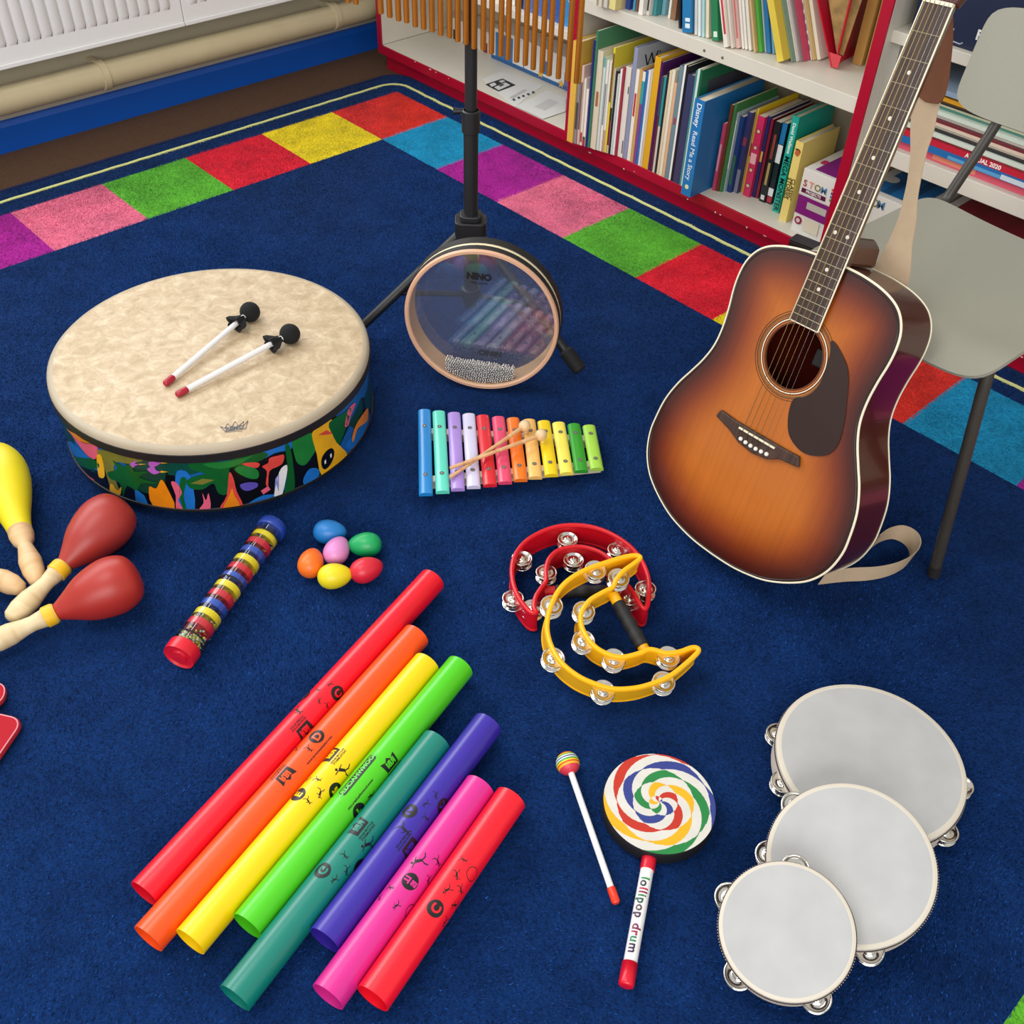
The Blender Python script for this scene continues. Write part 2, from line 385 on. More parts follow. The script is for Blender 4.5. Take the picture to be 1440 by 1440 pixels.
# ================================================================== BOOKCASE
BY = .335; BB = .66; TOPZ = 1.05
bc = thing('bookcase', 'long low bookcase with red front edges and white shelves against the back wall', 'bookcase', (.42, BY, -.011))
OB = Vector((.42, BY, -.011))
red_paint = mat('red_gloss', '#a8082a', .32, var=.1, vscale=12)
shelf_white = mat('shelf_white', '#d6d1c4', .42, var=.06, vscale=10, bump=.04)
def bcp(name, m, *boxes, bevel=.0012):
    b = MB()
    for q in boxes: b.box(q[0] - OB.x, q[1] - OB.x, q[2] - OB.y, q[3] - OB.y, q[4] - OB.z, q[5] - OB.z)
    return b.build(name, m, bc, bevel=bevel)
BX0, BX1 = -.447, 2.25
bcp('plinth', red_paint, (BX0 + .015, BX1 - .015, BY + .022, BB, -.011, .042))
bcp('front_rail', red_paint, (BX0, BX1, BY, BY + .006, .042, .07))
bcp('bottom_shelf', shelf_white, (BX0 + .02, BX1 - .02, BY + .006, BB, .042, .07))
posts = [(BX0, BX0 + .02), (.420, .443), (1.281, 1.307), (BX1 - .022, BX1)]
for a, b_ in posts:
    bcp('post_edge', red_paint, (a, b_, BY, BY + .006, .07, TOPZ))
    bcp('upright', shelf_white, (a, b_, BY + .006, BB, .07, TOPZ))
bcp('back_panel', mat('back_panel_cream', '#c9bfa6', .5, var=.05), (BX0 + .02, BX1 - .02, BB, BB + .008, .042, TOPZ))
bcp('shelf', shelf_white, (BX0 + .02, .42, BY + .012, BB, .308, .331))
ms = bcp('shelf', shelf_white, (.443, 1.281, BY + .004, BB, .398, .432))
bcp('shelf', shelf_white, (1.307, BX1 - .022, BY + .025, BB, .311, .347))
bcp('shelf', shelf_white, (1.307, BX1 - .022, BY + .025, BB, .552, .576))
bcp('shelf', shelf_white, (BX0 + .02, .42, BY + .012, BB, .70, .72), (.443, 1.281, BY + .012, BB, .78, .81))
bcp('top_board', shelf_white, (BX0 - .005, BX1 + .005, BY, BB + .008, TOPZ, TOPZ + .022))
for q in ((990.5, 71), (1016, 81)):
    X = PA(*q, 1, BY + .004)
    MB().lathe([(.0035, 0), (.0035, .0012), (.002, .0016)], 12, M=frame((X[0] - OB.x, .0042, X[2] - OB.z), (1, 0, 0), (0, 0, 1), (0, -1, 0))).build('screw', mat('dull_brass', '#8f8170', .4, metal=.6), bc)
strip = MB()
for k in range(9): strip.box(1.3265 - OB.x, 1.3285 - OB.x, BY + .05 - OB.y, BY + .056 - OB.y, .37 + k * .021 - OB.z, .376 + k * .021 - OB.z)
MB().box(1.307 - OB.x, 1.326 - OB.x, .04, .066, .36 - OB.z, .552 - OB.z).build('shelf_strip', mat('strip_metal', '#b9b6ae', .4), bc)
strip.build('strip_slots', print_black, bc)

for x_, y_, w2, h2 in ((584, 86.5, .006, .005), (605, 97.5, .012, .004), (613, 101.5, .008, .003), (631, 110.5, .005, .003), (829, 220, .012, .003), (877, 241, .006, .004), (892, 241, .003, .003), (966.5, 283.5, .006, .003), (1006, 298.5, .005, .006), (1012.5, 305, .007, .003), (1049, 325.5, .004, .006), (1075, 333.5, .012, .002), (1427, 497, .012, .004), (1437, 502, .006, .003)):
    X = PA(x_, y_, 1, BY); zc_ = min(max(X[2], .0435), .0685)
    MB().add([(X[0] - OB.x + w2 * dx_ / 2, -.0004, zc_ - OB.z + h2 * dz_ / 2) for dx_, dz_ in ((-1, -.3), (-.3, -1), (.8, -.6), (1, .4), (.2, 1), (-.7, .6))], [tuple(range(6))]).build('paint_chip', cmat('#e0c9c4', .6), bc)
# ---- books
PAGE = mat('paper_pages', '#d8cdb4', .8, var=.12, vscale=90, stretch=(60, 1, 1))
def book(x, y, z, w, d, h, col, label, lean=0, yaw=0, spine=None, soft=False, cover=None, patches=(), text=(), group=None, name='book', pagecol=None, rough=.35):
    t = thing(name, label, 'book', (x, y, z), (0, lean, yaw), group)
    m = cmat(col, rough); c = .0012 if soft else .002; c = min(c, w * .3)
    b = MB().box(0, c, 0, d, 0, h).box(w - c, w, 0, d, 0, h).box(c, w - c, 0, c, 0, h)
    if cover: b.mi = [0] * 18; b.mi[6 + 3] = 1
    o = b.build('cover', [m, cmat(cover, rough)] if cover else m, t)
    e = .0005 if soft else .004
    e = min(e, h * .1)
    if w - 2 * c > .0006: MB().box(c, w - c, c, d - e, e * .5, h - e).build('pages', pagecol or PAGE, t)
    for (u0, u1, v0, v1, pc) in patches:            # printed bands on the spine, fractions of width / height
        MB().add([(u0 * w, -.0004, v0 * h), (u1 * w, -.0004, v0 * h), (u1 * w, -.0004, v1 * h), (u0 * w, -.0004, v1 * h)], [(0, 1, 2, 3)]).build('spine_print', cmat(pc, .4), o)
    for (s, size, v, pc, off) in text:              # spine lettering reads downwards
        fl = flat_text(s, size, .0003); M = frame((w * .5 + off, -.0007, v * h), (0, 0, -1), (1, 0, 0), (0, -1, 0))
        q = MB(); q.add(*on_plane(fl, M, 0)); q.build('title', cmat(pc, .4), o)
    return t
def base_row(x): return 198.5 + (x - 797) * .3 if x < 868 else 218.5 + (x - 868.6) * .478
# lower shelf of the middle bay, left to right: px left, px right, px row of top, colour, description, options
ROW = [
 (796, 805.5, 57, '#e0b64a', 'tall mustard yellow hardback', dict()),
 (806, 810, 118, '#8f9093', 'thin grey paperback', dict(patches=[(.1, .9, .25, .7, '#4a4a50')])),
 (810.5, 814, 92, '#d8b9ab', 'pale pink picture book', dict(patches=[(.2, .8, .2, .8, '#6b4a48')])),
 (814.5, 818, 110, '#e4dccb', 'thin ivory paperback', dict(patches=[(.1, .9, .05, .2, '#b03a33')])),
 (818.5, 822, 125, '#efe9dc', 'short white paperback with red foot', dict(patches=[(0, 1, 0, .12, '#a8343c'), (0, 1, .12, .17, '#2e5a40')])),
 (822.5, 825, 56, '#2b2e77', 'tall indigo picture book', dict(d=.24)),
 (825.5, 828.5, 43, '#3c7a62', 'tallest green landscape-cover picture book', dict(cover='#4d8a68', d=.25)),
 (829, 837.5, 70, '#d9cfb6', 'thick cream hardback with worn corners', dict(patches=[(.3, .75, .45, .6, '#a8673e')])),
 (838, 841.5, 80, '#cfe0d8', 'pale teal topped paperback', dict(patches=[(0, 1, .9, 1, '#6fb3a4')])),
 (842, 845.5, 84, '#e8e6df', 'white paperback with grey spine print', dict(patches=[(.2, .8, .3, .75, '#7c8590')])),
 (846, 849, 86, '#e9e4d6', 'cream paperback with tan foot', dict(patches=[(0, 1, 0, .25, '#c0986a')])),
 (849.3, 852, 67, '#e3d438', 'yellow and brown striped picture book', dict(cover='#d9c93a', patches=[(.1, .9, .5, .95, '#6b4528')])),
 (852.3, 855, 96, '#c5b9a5', 'beige booklet with dark red picture', dict(patches=[(0, 1, .1, .4, '#7e1f2c'), (0, 1, .4, .55, '#2b2726')])),
 (855.3, 857.5, 100, '#20242c', 'very thin black paperback', dict()),
 (857.8, 860.5, 104, '#c8d6d3', 'thin pale mint booklet', dict()),
 (860.8, 863.5, 97, '#ecebe4', 'thin bright white booklet', dict()),
 (863.8, 866.5, 94, '#a72f45', 'thin crimson paperback', dict()),
 (867, 875.5, 93, '#e2dcd0', 'thick plain white paperback', dict(patches=[(.75, .95, .72, .8, '#55504c'), (.75, .95, .05, .2, '#4c5a7a')])),
 (876, 880.5, 66, '#8e95b4', 'lavender hardback with large cover title', dict(cover='#a9b4c4', d=.23, wi=1)),
 (881.5, 885.5, 97, '#ece6d6', 'white paperback with red spine letters', dict(patches=[(.2, .8, .5, .75, '#c03a3a')])),
 (886, 889.5, 97, '#c9a05c', 'tan paperback', dict()),
 (890, 893.5, 100, '#7d4a8e', 'purple paperback with teal top', dict(patches=[(0, 1, .66, .9, '#2f9fa0'), (0, 1, .9, 1, '#e8e4da')])),
 (894, 896.5, 99, '#2f6fb0', 'thin bright blue paperback', dict()),
 (897, 899.5, 99, '#dfe3e6', 'thin silvery white paperback', dict()),
 (900, 902.5, 100, '#cfc0a4', 'thin sand coloured booklet', dict()),
 (903, 910.5, 79, '#dba61e', 'wide golden yellow hardback', dict(d=.24, cover='#d9a520')),
 (911, 913.5, 87, '#4c1a5e', 'deep purple hardback with rounded corner', dict(cover='#4a1c58', d=.24)),
 (914, 917, 107, '#5b2a34', 'short maroon booklet', dict(patches=[(0, 1, .6, 1, '#3a4854')])),
 (917.3, 920, 108, '#2f8f92', 'short teal booklet', dict(patches=[(0, 1, 0, .5, '#c9c2b4')])),
 (920.3, 922.5, 101, '#22252c', 'thin charcoal booklet', dict()),
 (923, 926, 99, '#d8c8a6', 'curled manila booklet', dict(lean=-.03)),
 (926.5, 930, 98, '#e6dcc4', 'ivory magazine with bent pages', dict(lean=-.02)),
 (930.5, 934, 116, '#dcae88', 'short peach booklet', dict()),
 (934.5, 939.5, 92, '#6f8792', 'slate blue hardback with red dot', dict(patches=[(.3, .8, .5, .56, '#a83a44')])),
 (940, 942.5, 91, '#eceae4', 'thin glossy white hardback', dict(cover='#1d2026')),
 (943, 945.5, 93, '#1c1f26', 'thin glossy black hardback', dict()),
 (946, 954.5, 104, '#3b3e60', 'thick dusky navy hardback', dict(cover='#2e3350')),
 (955, 957, 99, '#4a8a90', 'thin sea green paperback', dict()),
 (957.3, 960, 97, '#cfe3d4', 'pale mint edged hardback', dict()),
 (960.3, 963, 98, '#1d5f46', 'dark green framed cover hardback', dict(cover='#1d6a4a', inset='#3d3c46', d=.25)),
]
def place_row(rows, z, base, minw=.0026, extra_y=0):
    out = []
    for k, (x0, x1, ty, col, desc, op) in enumerate(rows):
        A = P(x0, base(x0), z); B = P(x1, base(x1), z); out.append((A, B))
    return out
places = place_row(ROW, .07, base_row)
last = -9
for k, ((A, B), (x0, x1, ty, col, desc, op)) in enumerate(zip(places, ROW)):
    op = dict(op); X0 = max(A[0], last + .0006); w_ = max(.0026, B[0] - X0); Y = (A[1] + B[1]) / 2; last = X0 + w_
    h = zat(X0, Y, ty) - .07; d = op.pop('d', .2 + .012 * math.sin(k * 2.1)); lean = op.pop('lean', 0); wi = op.pop('wi', 0); inset = op.pop('inset', None)
    h = min(h, .318)
    nb = ROW[k + 1][4] if k + 1 < len(ROW) else 'fat blue storybook'
    t = book(X0, Y, .0702, w_, d, h, col, f'{desc} beside the {nb}', lean=0, soft=w_ < .008, group='books on the lower shelf', **op)
    if wi:
        fl = flat_text('Wi', .052, align='LEFT'); q = MB(); q.add(*on_plane(fl, frame((w_ + .0004, .028, h - .042), (0, 1, 0), (0, 0, 1), (1, 0, 0)), 0)); q.build('cover_title', print_black, t)
    if inset:
        MB().add([(w_ + .0005, .03, .02), (w_ + .0005, d - .02, .02), (w_ + .0005, d - .02, h - .03), (w_ + .0005, .03, h - .03)], [(0, 1, 2, 3)]).build('cover_picture', mat('grey_cloud_print', inset, .35, var=.6, vscale=14), t)
# the fat blue storybook
A = P(959.5, 271, .07); B = P(985, 273, .07); h = zat(A[0], A[1], 137) - .07
X0 = max(A[0], last + .001); w_ = .031
t = book(X0, A[1] - .006, .0702, w_, .235, h, '#2376b8', 'fat bright blue storybook with white script lettering on its spine', cover='#1d6aa8', group='books on the lower shelf',
  text=[('Disney', .021, .85, '#eef4fa', 0), ('Read Me a Story', .019, .43, '#dbe8f2', 0)])
MB().prism(circle(.006, 12, w_ / 2, .024), 0, .0005, M=frame((0, 0, 0), (1, 0, 0), (0, 0, 1), (0, -1, 0))).build('spine_badge', cmat('#e6dfae'), t)
last = X0 + w_
ROW2 = [
 (1001, 1005.5, 173, 267, '#c2456a', 'thin rose pink paperback', dict(patches=[(.2, .8, .3, .7, '#e0a0b4')])),
 (1006, 1010.5, 147, 268, '#6b3b24', 'brown spined hardback', dict()),
 (1011, 1015, 145, 269, '#3f7d45', 'leaf green hardback', dict()),
 (1015.5, 1019, 158, 269, '#9db0b8', 'pale grey blue paperback', dict(patches=[(.2, .8, .3, .9, '#e4e8ea')])),
 (1019.5, 1028, 163, 268, '#1d3a78', 'royal navy annual with green figure', dict(patches=[(.2, .8, .1, .5, '#3a6a4a')])),
 (1029, 1037.5, 157, 269, '#34376a', 'dusky violet paperback', dict(patches=[(.1, .9, 0, .3, '#7b8094'), (.1, .9, .6, .7, '#8c3a50')])),
 (1038, 1041, 155, 269, '#b79a6c', 'thin buff paperback', dict()),
 (1041.3, 1043.8, 152, 270, '#e4c522', 'thin lemon yellow paperback', dict(patches=[(0, 1, .45, .6, '#b03a30')])),
 (1044.2, 1054.5, 162, 274, '#c92a5c', 'cerise paperback with little round faces on its spine', dict(faces=1)),
 (1056, 1061.5, 163, 276, '#252c66', 'ink blue paperback', dict(patches=[(.15, .85, .45, .58, '#d8b24a')])),
 (1062, 1066, 167, 278, '#7c1730', 'thin burgundy hardback', dict()),
 (1067, 1076, 170, 282, '#1a1a20', 'black paperback with gold spine letters', dict(patches=[(.3, .7, .22, .5, '#a89258'), (.3, .7, .55, .85, '#8a3b34'), (.2, .8, .03, .09, '#d8d8d8')])),
 (1077, 1084.5, 172, 285, '#16202c', 'blue white and black banded paperback', dict(patches=[(0, 1, .75, 1, '#1a6fa8'), (0, 1, .52, .74, '#e2e4e4'), (0, 1, .1, .2, '#e6e6e6'), (0, 1, .02, .09, '#b22a38')])),
]
for k, (x0, x1, ty, by, col, desc, op) in enumerate(ROW2):
    op = dict(op); A = P(x0, by, .07); B = P(x1, by + (x1 - x0) * .35, .07); X0 = max(A[0], last + .0006); w_ = max(.0032, B[0] - X0 - .0004); last = X0 + w_
    h = zat(X0, A[1], ty) - .07; faces = op.pop('faces', 0)
    nb = ROW2[k + 1][5] if k + 1 < len(ROW2) else 'turquoise hardback'
    t = book(X0, A[1], .0702, w_, .165, h, col, f'{desc} beside the {nb}', soft=True, group='books on the lower shelf', **op)
    if faces:
        for v_ in (.14, .34, .62, .82):
            for rr_, cc in ((.0062, '#3a2420'), (.0046, '#e2b79a')):
                MB().prism(circle(rr_, 12, w_ / 2, v_ * h), 0, .0004 + (.0003 if rr_ < .005 else 0), M=frame((0, 0, 0), (1, 0, 0), (0, 0, 1), (0, -1, 0))).build('spine_face', cmat(cc), t)
        q = MB()
        MB().add([(.1 * w_, -.0005, .42 * h), (.9 * w_, -.0005, .42 * h), (.9 * w_, -.0005, .55 * h), (.1 * w_, -.0005, .55 * h)], [(0, 1, 2, 3)]).build('spine_print', cmat('#e8b0b8'), t)
A = P(1085.5, 296.5, .07); B = P(1095, 300, .07); X0 = max(A[0], last + .001); w_ = B[0] - X0
t = book(X0, A[1], .0702, w_, .15, zat(X0, A[1], 162) - .07, '#1fa594', 'turquoise hardback lettered MEGA MONSTER beside the pale yellow storybook', cover='#159a8c', group='books on the lower shelf',
  text=[('MEGA MONSTER', .0190, .31, '#061820', .0), ('David Walliams', .012, .78, '#e8f4ee', 0)])
last = X0 + w_
A = P(1096, 308, .07); B = P(1108.5, 311, .07); X0 = max(A[0], last + .001); w_ = B[0] - X0
hy = zat(X0, A[1], 197) - .07
t = book(X0, A[1] - .003, .0702, w_, .15, hy, '#e6cf78', 'pale yellow storybook lettered CLASSIC STORIES with a fox head', group='books on the lower shelf',
  text=[('CLASSIC', .0145, .42, '#2c2a18', .0056), ('STORIES', .0145, .42, '#3c3820', -.0056)])
fox = [(-.009, .006), (-.006, .0), (-.008, -.006), (0, -.012), (.006, -.006), (.008, .002), (.005, .001), (.003, .007), (-.002, .003)]
q = MB(); q.add(*on_plane(flat_poly(fox), frame((w_ / 2, -.0007, hy * .88), (1, 0, 0), (0, 0, 1), (0, -1, 0)), 0)); q.build('fox_print', cmat('#b8622c'), t)
last = X0 + w_
# grey hardback lying a little back, then the kit box
STX = P(1111, 322, .07); h_st = zat(STX[0], STX[1], 236) - .07
book(last + .002, STX[1] + .085, .0702, .022, .15, .125, '#5b6c8c', 'dull blue hardback behind the white and purple kit box', group='books on the lower shelf')
bx = thing('project_kit_box', 'white and purple kit box lettered STOM PROJECTS at the end of the lower shelf', 'box', (STX[0], STX[1], .0702))
WB = 1.2795 - STX[0]; DB = .20; HB = h_st; lidz = HB * .60
carton_white = cmat('#dedcd6', .4); purple = cmat('#7c1a74', .4)
MB().box(.001, WB - .001, .001, DB - .001, 0, lidz).build('box_base', carton_white, bx)
MB().box(0, WB, 0, DB, lidz, HB).build('box_lid', carton_white, bx, bevel=.001)
def front(parent, x0, x1, z0, z1, c, nm='print', off=.0006, y=0):
    return MB().add([(x0, y - off, z0), (x1, y - off, z0), (x1, y - off, z1), (x0, y - off, z1)], [(0, 1, 2, 3)]).build(nm, cmat(c, .4), parent)
front(bx, .002, WB - .002, lidz * .5, lidz * .99, '#7c1a74', 'purple_band', .0008)
front(bx, .03, .085, lidz * .70, lidz * .88, '#b9b4ac', 'hand_hole', .0012)
front(bx, .032, .075, lidz * .12, lidz * .46, '#d9d2bd', 'picture_card', .0010)
for rr_, cc in ((.010, '#8c1438'), (.0055, '#d8c0c8')):
    MB().prism(circle(rr_, 16, .016, lidz * .32), 0, .0009 + (.0004 if rr_ < .008 else 0), M=frame((0, 0, 0), (1, 0, 0), (0, 0, 1), (0, -1, 0))).build('badge', cmat(cc), bx)
front(bx, .006, .074, lidz + .006, lidz + .017, '#5c1440', 'title_band', .0008)
for i, (ch, cc) in enumerate(zip('STOM', ('#a83a28', '#d88a7a', '#8a7a3a', '#4a7aa8'))):
    q = MB(); q.add(*on_plane(flat_text(ch, .022, .0005), frame((.012 + i * .0175, -.001, lidz + .029), (1, 0, 0), (0, 0, 1), (0, -1, 0)), 0)); q.build('letter', cmat(cc), bx)
q = MB(); q.add(*on_plane(flat_text('PROJECTS', .0095, .0002), frame((.04, -.0012, lidz + .0115), (1, 0, 0), (0, 0, 1), (0, -1, 0)), 0)); q.build('letters', cmat('#f0ece8'), bx)
for i, cc in enumerate(('#c8404a', '#6a2a78', '#2a7ab0', '#3a9a50')): front(bx, .084, WB - .003, lidz + .037 - i * .0085, lidz + .043 - i * .0085, cc, 'tag_print', .0008)
MB().add([(.022, .012, HB + .0006), (WB - .002, .012, HB + .0006), (WB - .002, DB - .004, HB + .0006), (.022, DB - .004, HB + .0006)], [(0, 1, 2, 3)]).build('lid_print', purple, bx)
q = MB(); q.add(*on_plane(flat_text('PROJECTS', .022, .0004), frame((WB - .03, .1, HB + .001), (0, 1, 0), (-1, 0, 0), (0, 0, 1)), 0)); q.build('lid_letters', cmat('#e8e0e4'), bx)
q = MB(); q.add(*on_plane(flat_poly(rrect(.016, .024, .007)), frame((.016, .06, HB + .001), (1, 0, 0), (0, 1, 0), (0, 0, 1)), 0)); q.build('lid_badge', cmat('#c03060'), bx)

# ---- upper shelf of the middle bay
UZ = .4322
UP = [(834, 840, 7, '#d8d2c2', 'pale grey annual', 0), (841, 847, 8.5, '#d8d0ba', 'cream picture book', 0), (848, 855, 10, '#cfc9c0', 'off white annual', 0), (856, 868, 12, '#e3d58c', 'primrose yellow hardback', 0), (869, 874.5, 11, '#b8a888', 'tan paperback', 0),
 (875.5, 888, 11, '#2f4a94', 'deep blue hardback', 0), (889.5, 893.5, 15, '#4f93b2', 'thin sky blue paperback', 0), (894, 896.5, 16, '#8c5848', 'thin russet paperback', 0), (897.5, 905, 20, '#e8e4dc', 'bright white paperback', 0), (905.5, 914.5, 20, '#dcd8d0', 'white annual with dark print', 0),
 (915, 924, 20.5, '#3f8e92', 'sea green hardback', 0), (925, 937, 19, '#7fb2c4', 'light blue chunky book', 0), (939, 942.5, 26, '#e6dfd0', 'thin ivory hardback', 0), (943, 951, 27, '#8a6248', 'chestnut brown hardback', 0),
 (954, 957.5, 40, '#1c1f28', 'black edged folder', -.12), (959.5, 975.5, 45.5, '#2276ac', 'blue reading book with pale swoosh', -.14), (976.5, 981, 49, '#e4e4de', 'slim white reader', -.25), (981.5, 986, 51, '#dfe8e6', 'slim frosty reader', -.25), (987, 991, 52.5, '#a9cfd2', 'slim aqua reader', -.25), (991.5, 998, 53, '#e7dcc0', 'slim cream reader', -.25),
 (1001, 1013, 57.5, '#287a50', 'bottle green reading book', -.28), (1018, 1026, 67, '#e8e0d6', 'white book with red capital letters', -.36), (1027, 1032, 68, '#ddd6cc', 'plain white leaning paperback', -.36), (1033, 1042, 67.5, '#dcb8b0', 'white and blush striped book', -.37), (1043, 1047, 69, '#efece4', 'chalk white picture book', -.38), (1048, 1052, 70, '#e6e2d8', 'slim pearl white picture book', -.38), (1053, 1058, 71.5, '#ded8ca', 'slim bone white picture book', -.38),
 (1060, 1063.5, 74, '#c8a878', 'thin caramel picture book', -.39), (1064.5, 1073.5, 73, '#4fa53c', 'grass green picture book', -.40), (1074.5, 1078, 74, '#aac4d8', 'thin ice blue picture book', -.41), (1078.5, 1085, 75, '#2b70a8', 'cobalt blue picture book', -.42), (1085.5, 1090, 76, '#6fa8cc', 'thin powder blue picture book', -.42), (1093, 1106, 88, '#d5bd48', 'broad straw yellow picture book', -.43), (1106.5, 1111, 86, '#7d9a86', 'sage green picture book', -.44), (1112, 1116, 84.5, '#e2ddd4', 'thin linen white picture book', -.44), (1116.5, 1119.5, 84, '#9a8a8c', 'thin mauve grey picture book', -.45),
 (1120.5, 1128.5, 83, '#c84466', 'raspberry pink picture book', -.45), (1129.5, 1138, 81, '#e8e2da', 'white picture book with black lettered spine', -.42), (1139, 1143.5, 84, '#d2ba7a', 'thin wheat coloured picture book', -.40), (1144, 1157, 83, '#e9e3d2', 'broad ivory picture book', -.38)]
last = -9; cxr, czr = -9., 0.
for k, (x0, x1, by, col, desc, lean) in enumerate(UP):
    A = P(x0, by, UZ); B = P(x1, by + (x1 - x0) * .2, UZ); X0 = max(A[0], last + .0015)
    want = min(.56, -lean * 1.28); hU = .20 + .012 * math.sin(k * 1.7) if x0 > 953 else .125 + .006 * math.sin(k)
    for _ in range(80):                                 # lean only as far as the neighbour allows
        if want <= 0 or X0 - czr * math.tan(want) > cxr + .0015: break
        want -= .01
    lean = -max(want, 0.)
    w_ = max(.003, (B[0] - X0) * math.cos(lean) * .96); last = X0 + w_ / math.cos(lean)
    cxr = X0 + w_ * math.cos(lean) - hU * math.sin(-lean); czr = w_ * math.sin(-lean) + hU * math.cos(lean)
    nb = UP[k + 1][4] if k + 1 < len(UP) else 'red covered book'
    pt = ()
    if 'red capital' in desc: pt = [(.35, .85, .15, .95, '#c03a3c')]
    if 'blush' in desc: pt = [(.4, .9, .1, .95, '#c86a6a')]
    if 'lettered' in desc: pt = [(.2, .8, .1 + .11 * i, .17 + .11 * i, '#5a4a52') for i in range(7)]
    if 'dark print' in desc: pt = [(.2, .8, .08, .3, '#4a4048')]
    if 'swoosh' in desc: pt = [(.35, .9, .05, .1, '#dcecf0'), (.35, .9, .12, .16, '#dcecf0')]
    if 'bottle' in desc: pt = [(.3, .9, .04, .1, '#d4e4d8')]
    book(X0, A[1], UZ + .0006, w_, min(.19, .654 - A[1]), hU, col, f'{desc} beside the {nb}', lean=lean, soft=w_ < .009, patches=pt, group='books on the upper shelf')
# red covered book standing open like a V
A = P(1169, 96, UZ)
t = thing('open_book', 'red covered book standing open like a V with a furry animal picture', 'book', (A[0], A[1], UZ + .002))
rb = cmat('#c01830', .3)
c1 = MB().box(-.0015, .0015, 0, .13, 0, .19).build('cover_board', rb, t); c1.rotation_euler = (0, -.50, .1)
c2 = MB().box(-.0015, .0015, 0, .13, 0, .19).build('cover_board', rb, t); c2.rotation_euler = (0, .0, .22); c2.location = (.006, 0, .001)
MB().prism([(-.018, .03), (.014, .03), (.012, .002), (-.002, .002)], -.001, .0, M=frame((.004, -.001, 0), (1, 0, 0), (0, 0, 1), (0, -1, 0))).build('spine_foot', cmat('#c84048', .4), t)
pg = MB().prism([(-.004, .03), (.014, .028), (.03, .19), (-.085, .19)], 0, .002, M=frame((.002, .012, 0), (1, 0, 0), (0, 0, 1), (0, -1, 0))); pg.build('picture_page', mat('fur_print', '#9a7a48', .5, var=.9, vscale=34), t)
for i, (x0, x1) in enumerate(((1196, 1213), (1214, 1226))):
    A = P(x0, 88 + i * 5, UZ); B = P(x1, 93 + i * 5, UZ)
    book(A[0] + .004, A[1], UZ + .0006, (B[0] - A[0]) * .80, .145, .2, ('#c79b56', '#cda867')[i], ('kraft brown hardback leaning right beside the open red book', 'kraft brown hardback leaning right against the red edged upright')[i], lean=.0, group='books on the upper shelf')
A = P(1218, 108, UZ)
MBx = MB().box(0, .005, 0, .05, 0, .03); tag(MBx.build('plastic_marker', cmat('#3f8fd0', .35), loc=(1.2745, A[1] - .004, UZ), bevel=.001), 'small light blue plastic tab beside the red edged upright', 'tab')

# ---- left bay
sheet = cmat('#d9d9d7', .7)
def sheet_thing(name, label, corners, z, prints=()):
    C4 = [P(x, y, z) for x, y in corners]; c = sum(C4) / len(C4)
    t = thing(name, label, 'paper', c)
    n = len(C4); q = [tuple(p - c) for p in C4]
    MB().add([(x, y, 0) for x, y, _ in q] + [(x, y, .0006) for x, y, _ in q], [tuple(range(n))[::-1], tuple(range(n, 2 * n))] + [(i, (i + 1) % n, n + (i + 1) % n, n + i) for i in range(n)]).build('sheet', sheet, t)
    for k, (poly, col) in enumerate(prints):
        w3 = [P(x, y, z + .0008) - c for x, y in poly]
        MB().add([(p[0], p[1], .001 + k * .0001) for p in w3], [tuple(range(len(w3)))]).build('print', cmat(col, .6), t)
    return t
Q = lambda x, y: (640 + x / 7.2, y / 7.2)
pr = [([Q(305, 855), Q(480, 795), Q(615, 862), Q(440, 928)], '#26262a'), ([Q(345, 855), Q(400, 835), Q(420, 860), Q(370, 880)], '#d4d4d4'), ([Q(395, 885), Q(510, 835), Q(560, 862), Q(440, 915)], '#cfcfcf'), ([Q(440, 868), Q(480, 850), Q(500, 860), Q(460, 880)], '#404044'), ([Q(440, 825), Q(480, 808), Q(510, 824), Q(470, 842)], '#c4c4c4'),
      ([Q(545, 990), Q(700, 905), Q(730, 915), Q(575, 1000)], '#bcbcbc')]
for i, (x, y) in enumerate(((595, 1012), (645, 992), (690, 975), (740, 957), (790, 938))): pr.append(([Q(x - 18, y), Q(x, y - 14), Q(x + 18, y), Q(x + 2, y + 12)], '#3a3a3e'))
sheet_thing('paper_sheet', 'printed white sheet with a black picture square on the bottom shelf', [Q(275, 800), Q(470, 722), Q(885, 868), Q(605, 1085)], .0703, pr)
sheet_thing('paper_sheet', 'faintly printed white sheet tucked under the mustard yellow book', [Q(612, 1075), Q(930, 918), Q(1120, 990), Q(1118, 1128), Q(890, 1205)], .0722, [([Q(800, 1080), Q(950, 1000), Q(1050, 1040), Q(910, 1120)], '#c4c4c4')])
def bay_box(name, label, x0, x1, y0, y1, z0, z1, col, prints, cat='box'):
    t = thing(name, label, cat, (x0, y0, z0)); MB().box(0, x1 - x0, 0, y1 - y0, 0, z1 - z0).build('carton', cmat(col, .45), t, bevel=.001)
    for (u0, u1, v0, v1, c) in prints: front(t, u0, u1, v0, v1, c, 'print', .0006)
    return t
gb = bay_box('game_box', 'long white and blue game box at the back of the empty bay', -.125, .415, .545, .625, .0702, .165, '#dedfdf', [(0, .54, 0, .012, '#2d5f96'), (.02, .10, .012, .085, '#2f78b8'), (.235, .27, .02, .06, '#2f78b8'), (.33, .36, .012, .05, '#6a6a9a'), (.15, .153, .012, .05, '#30304a'), (.42, .424, .012, .05, '#5a5a80')])
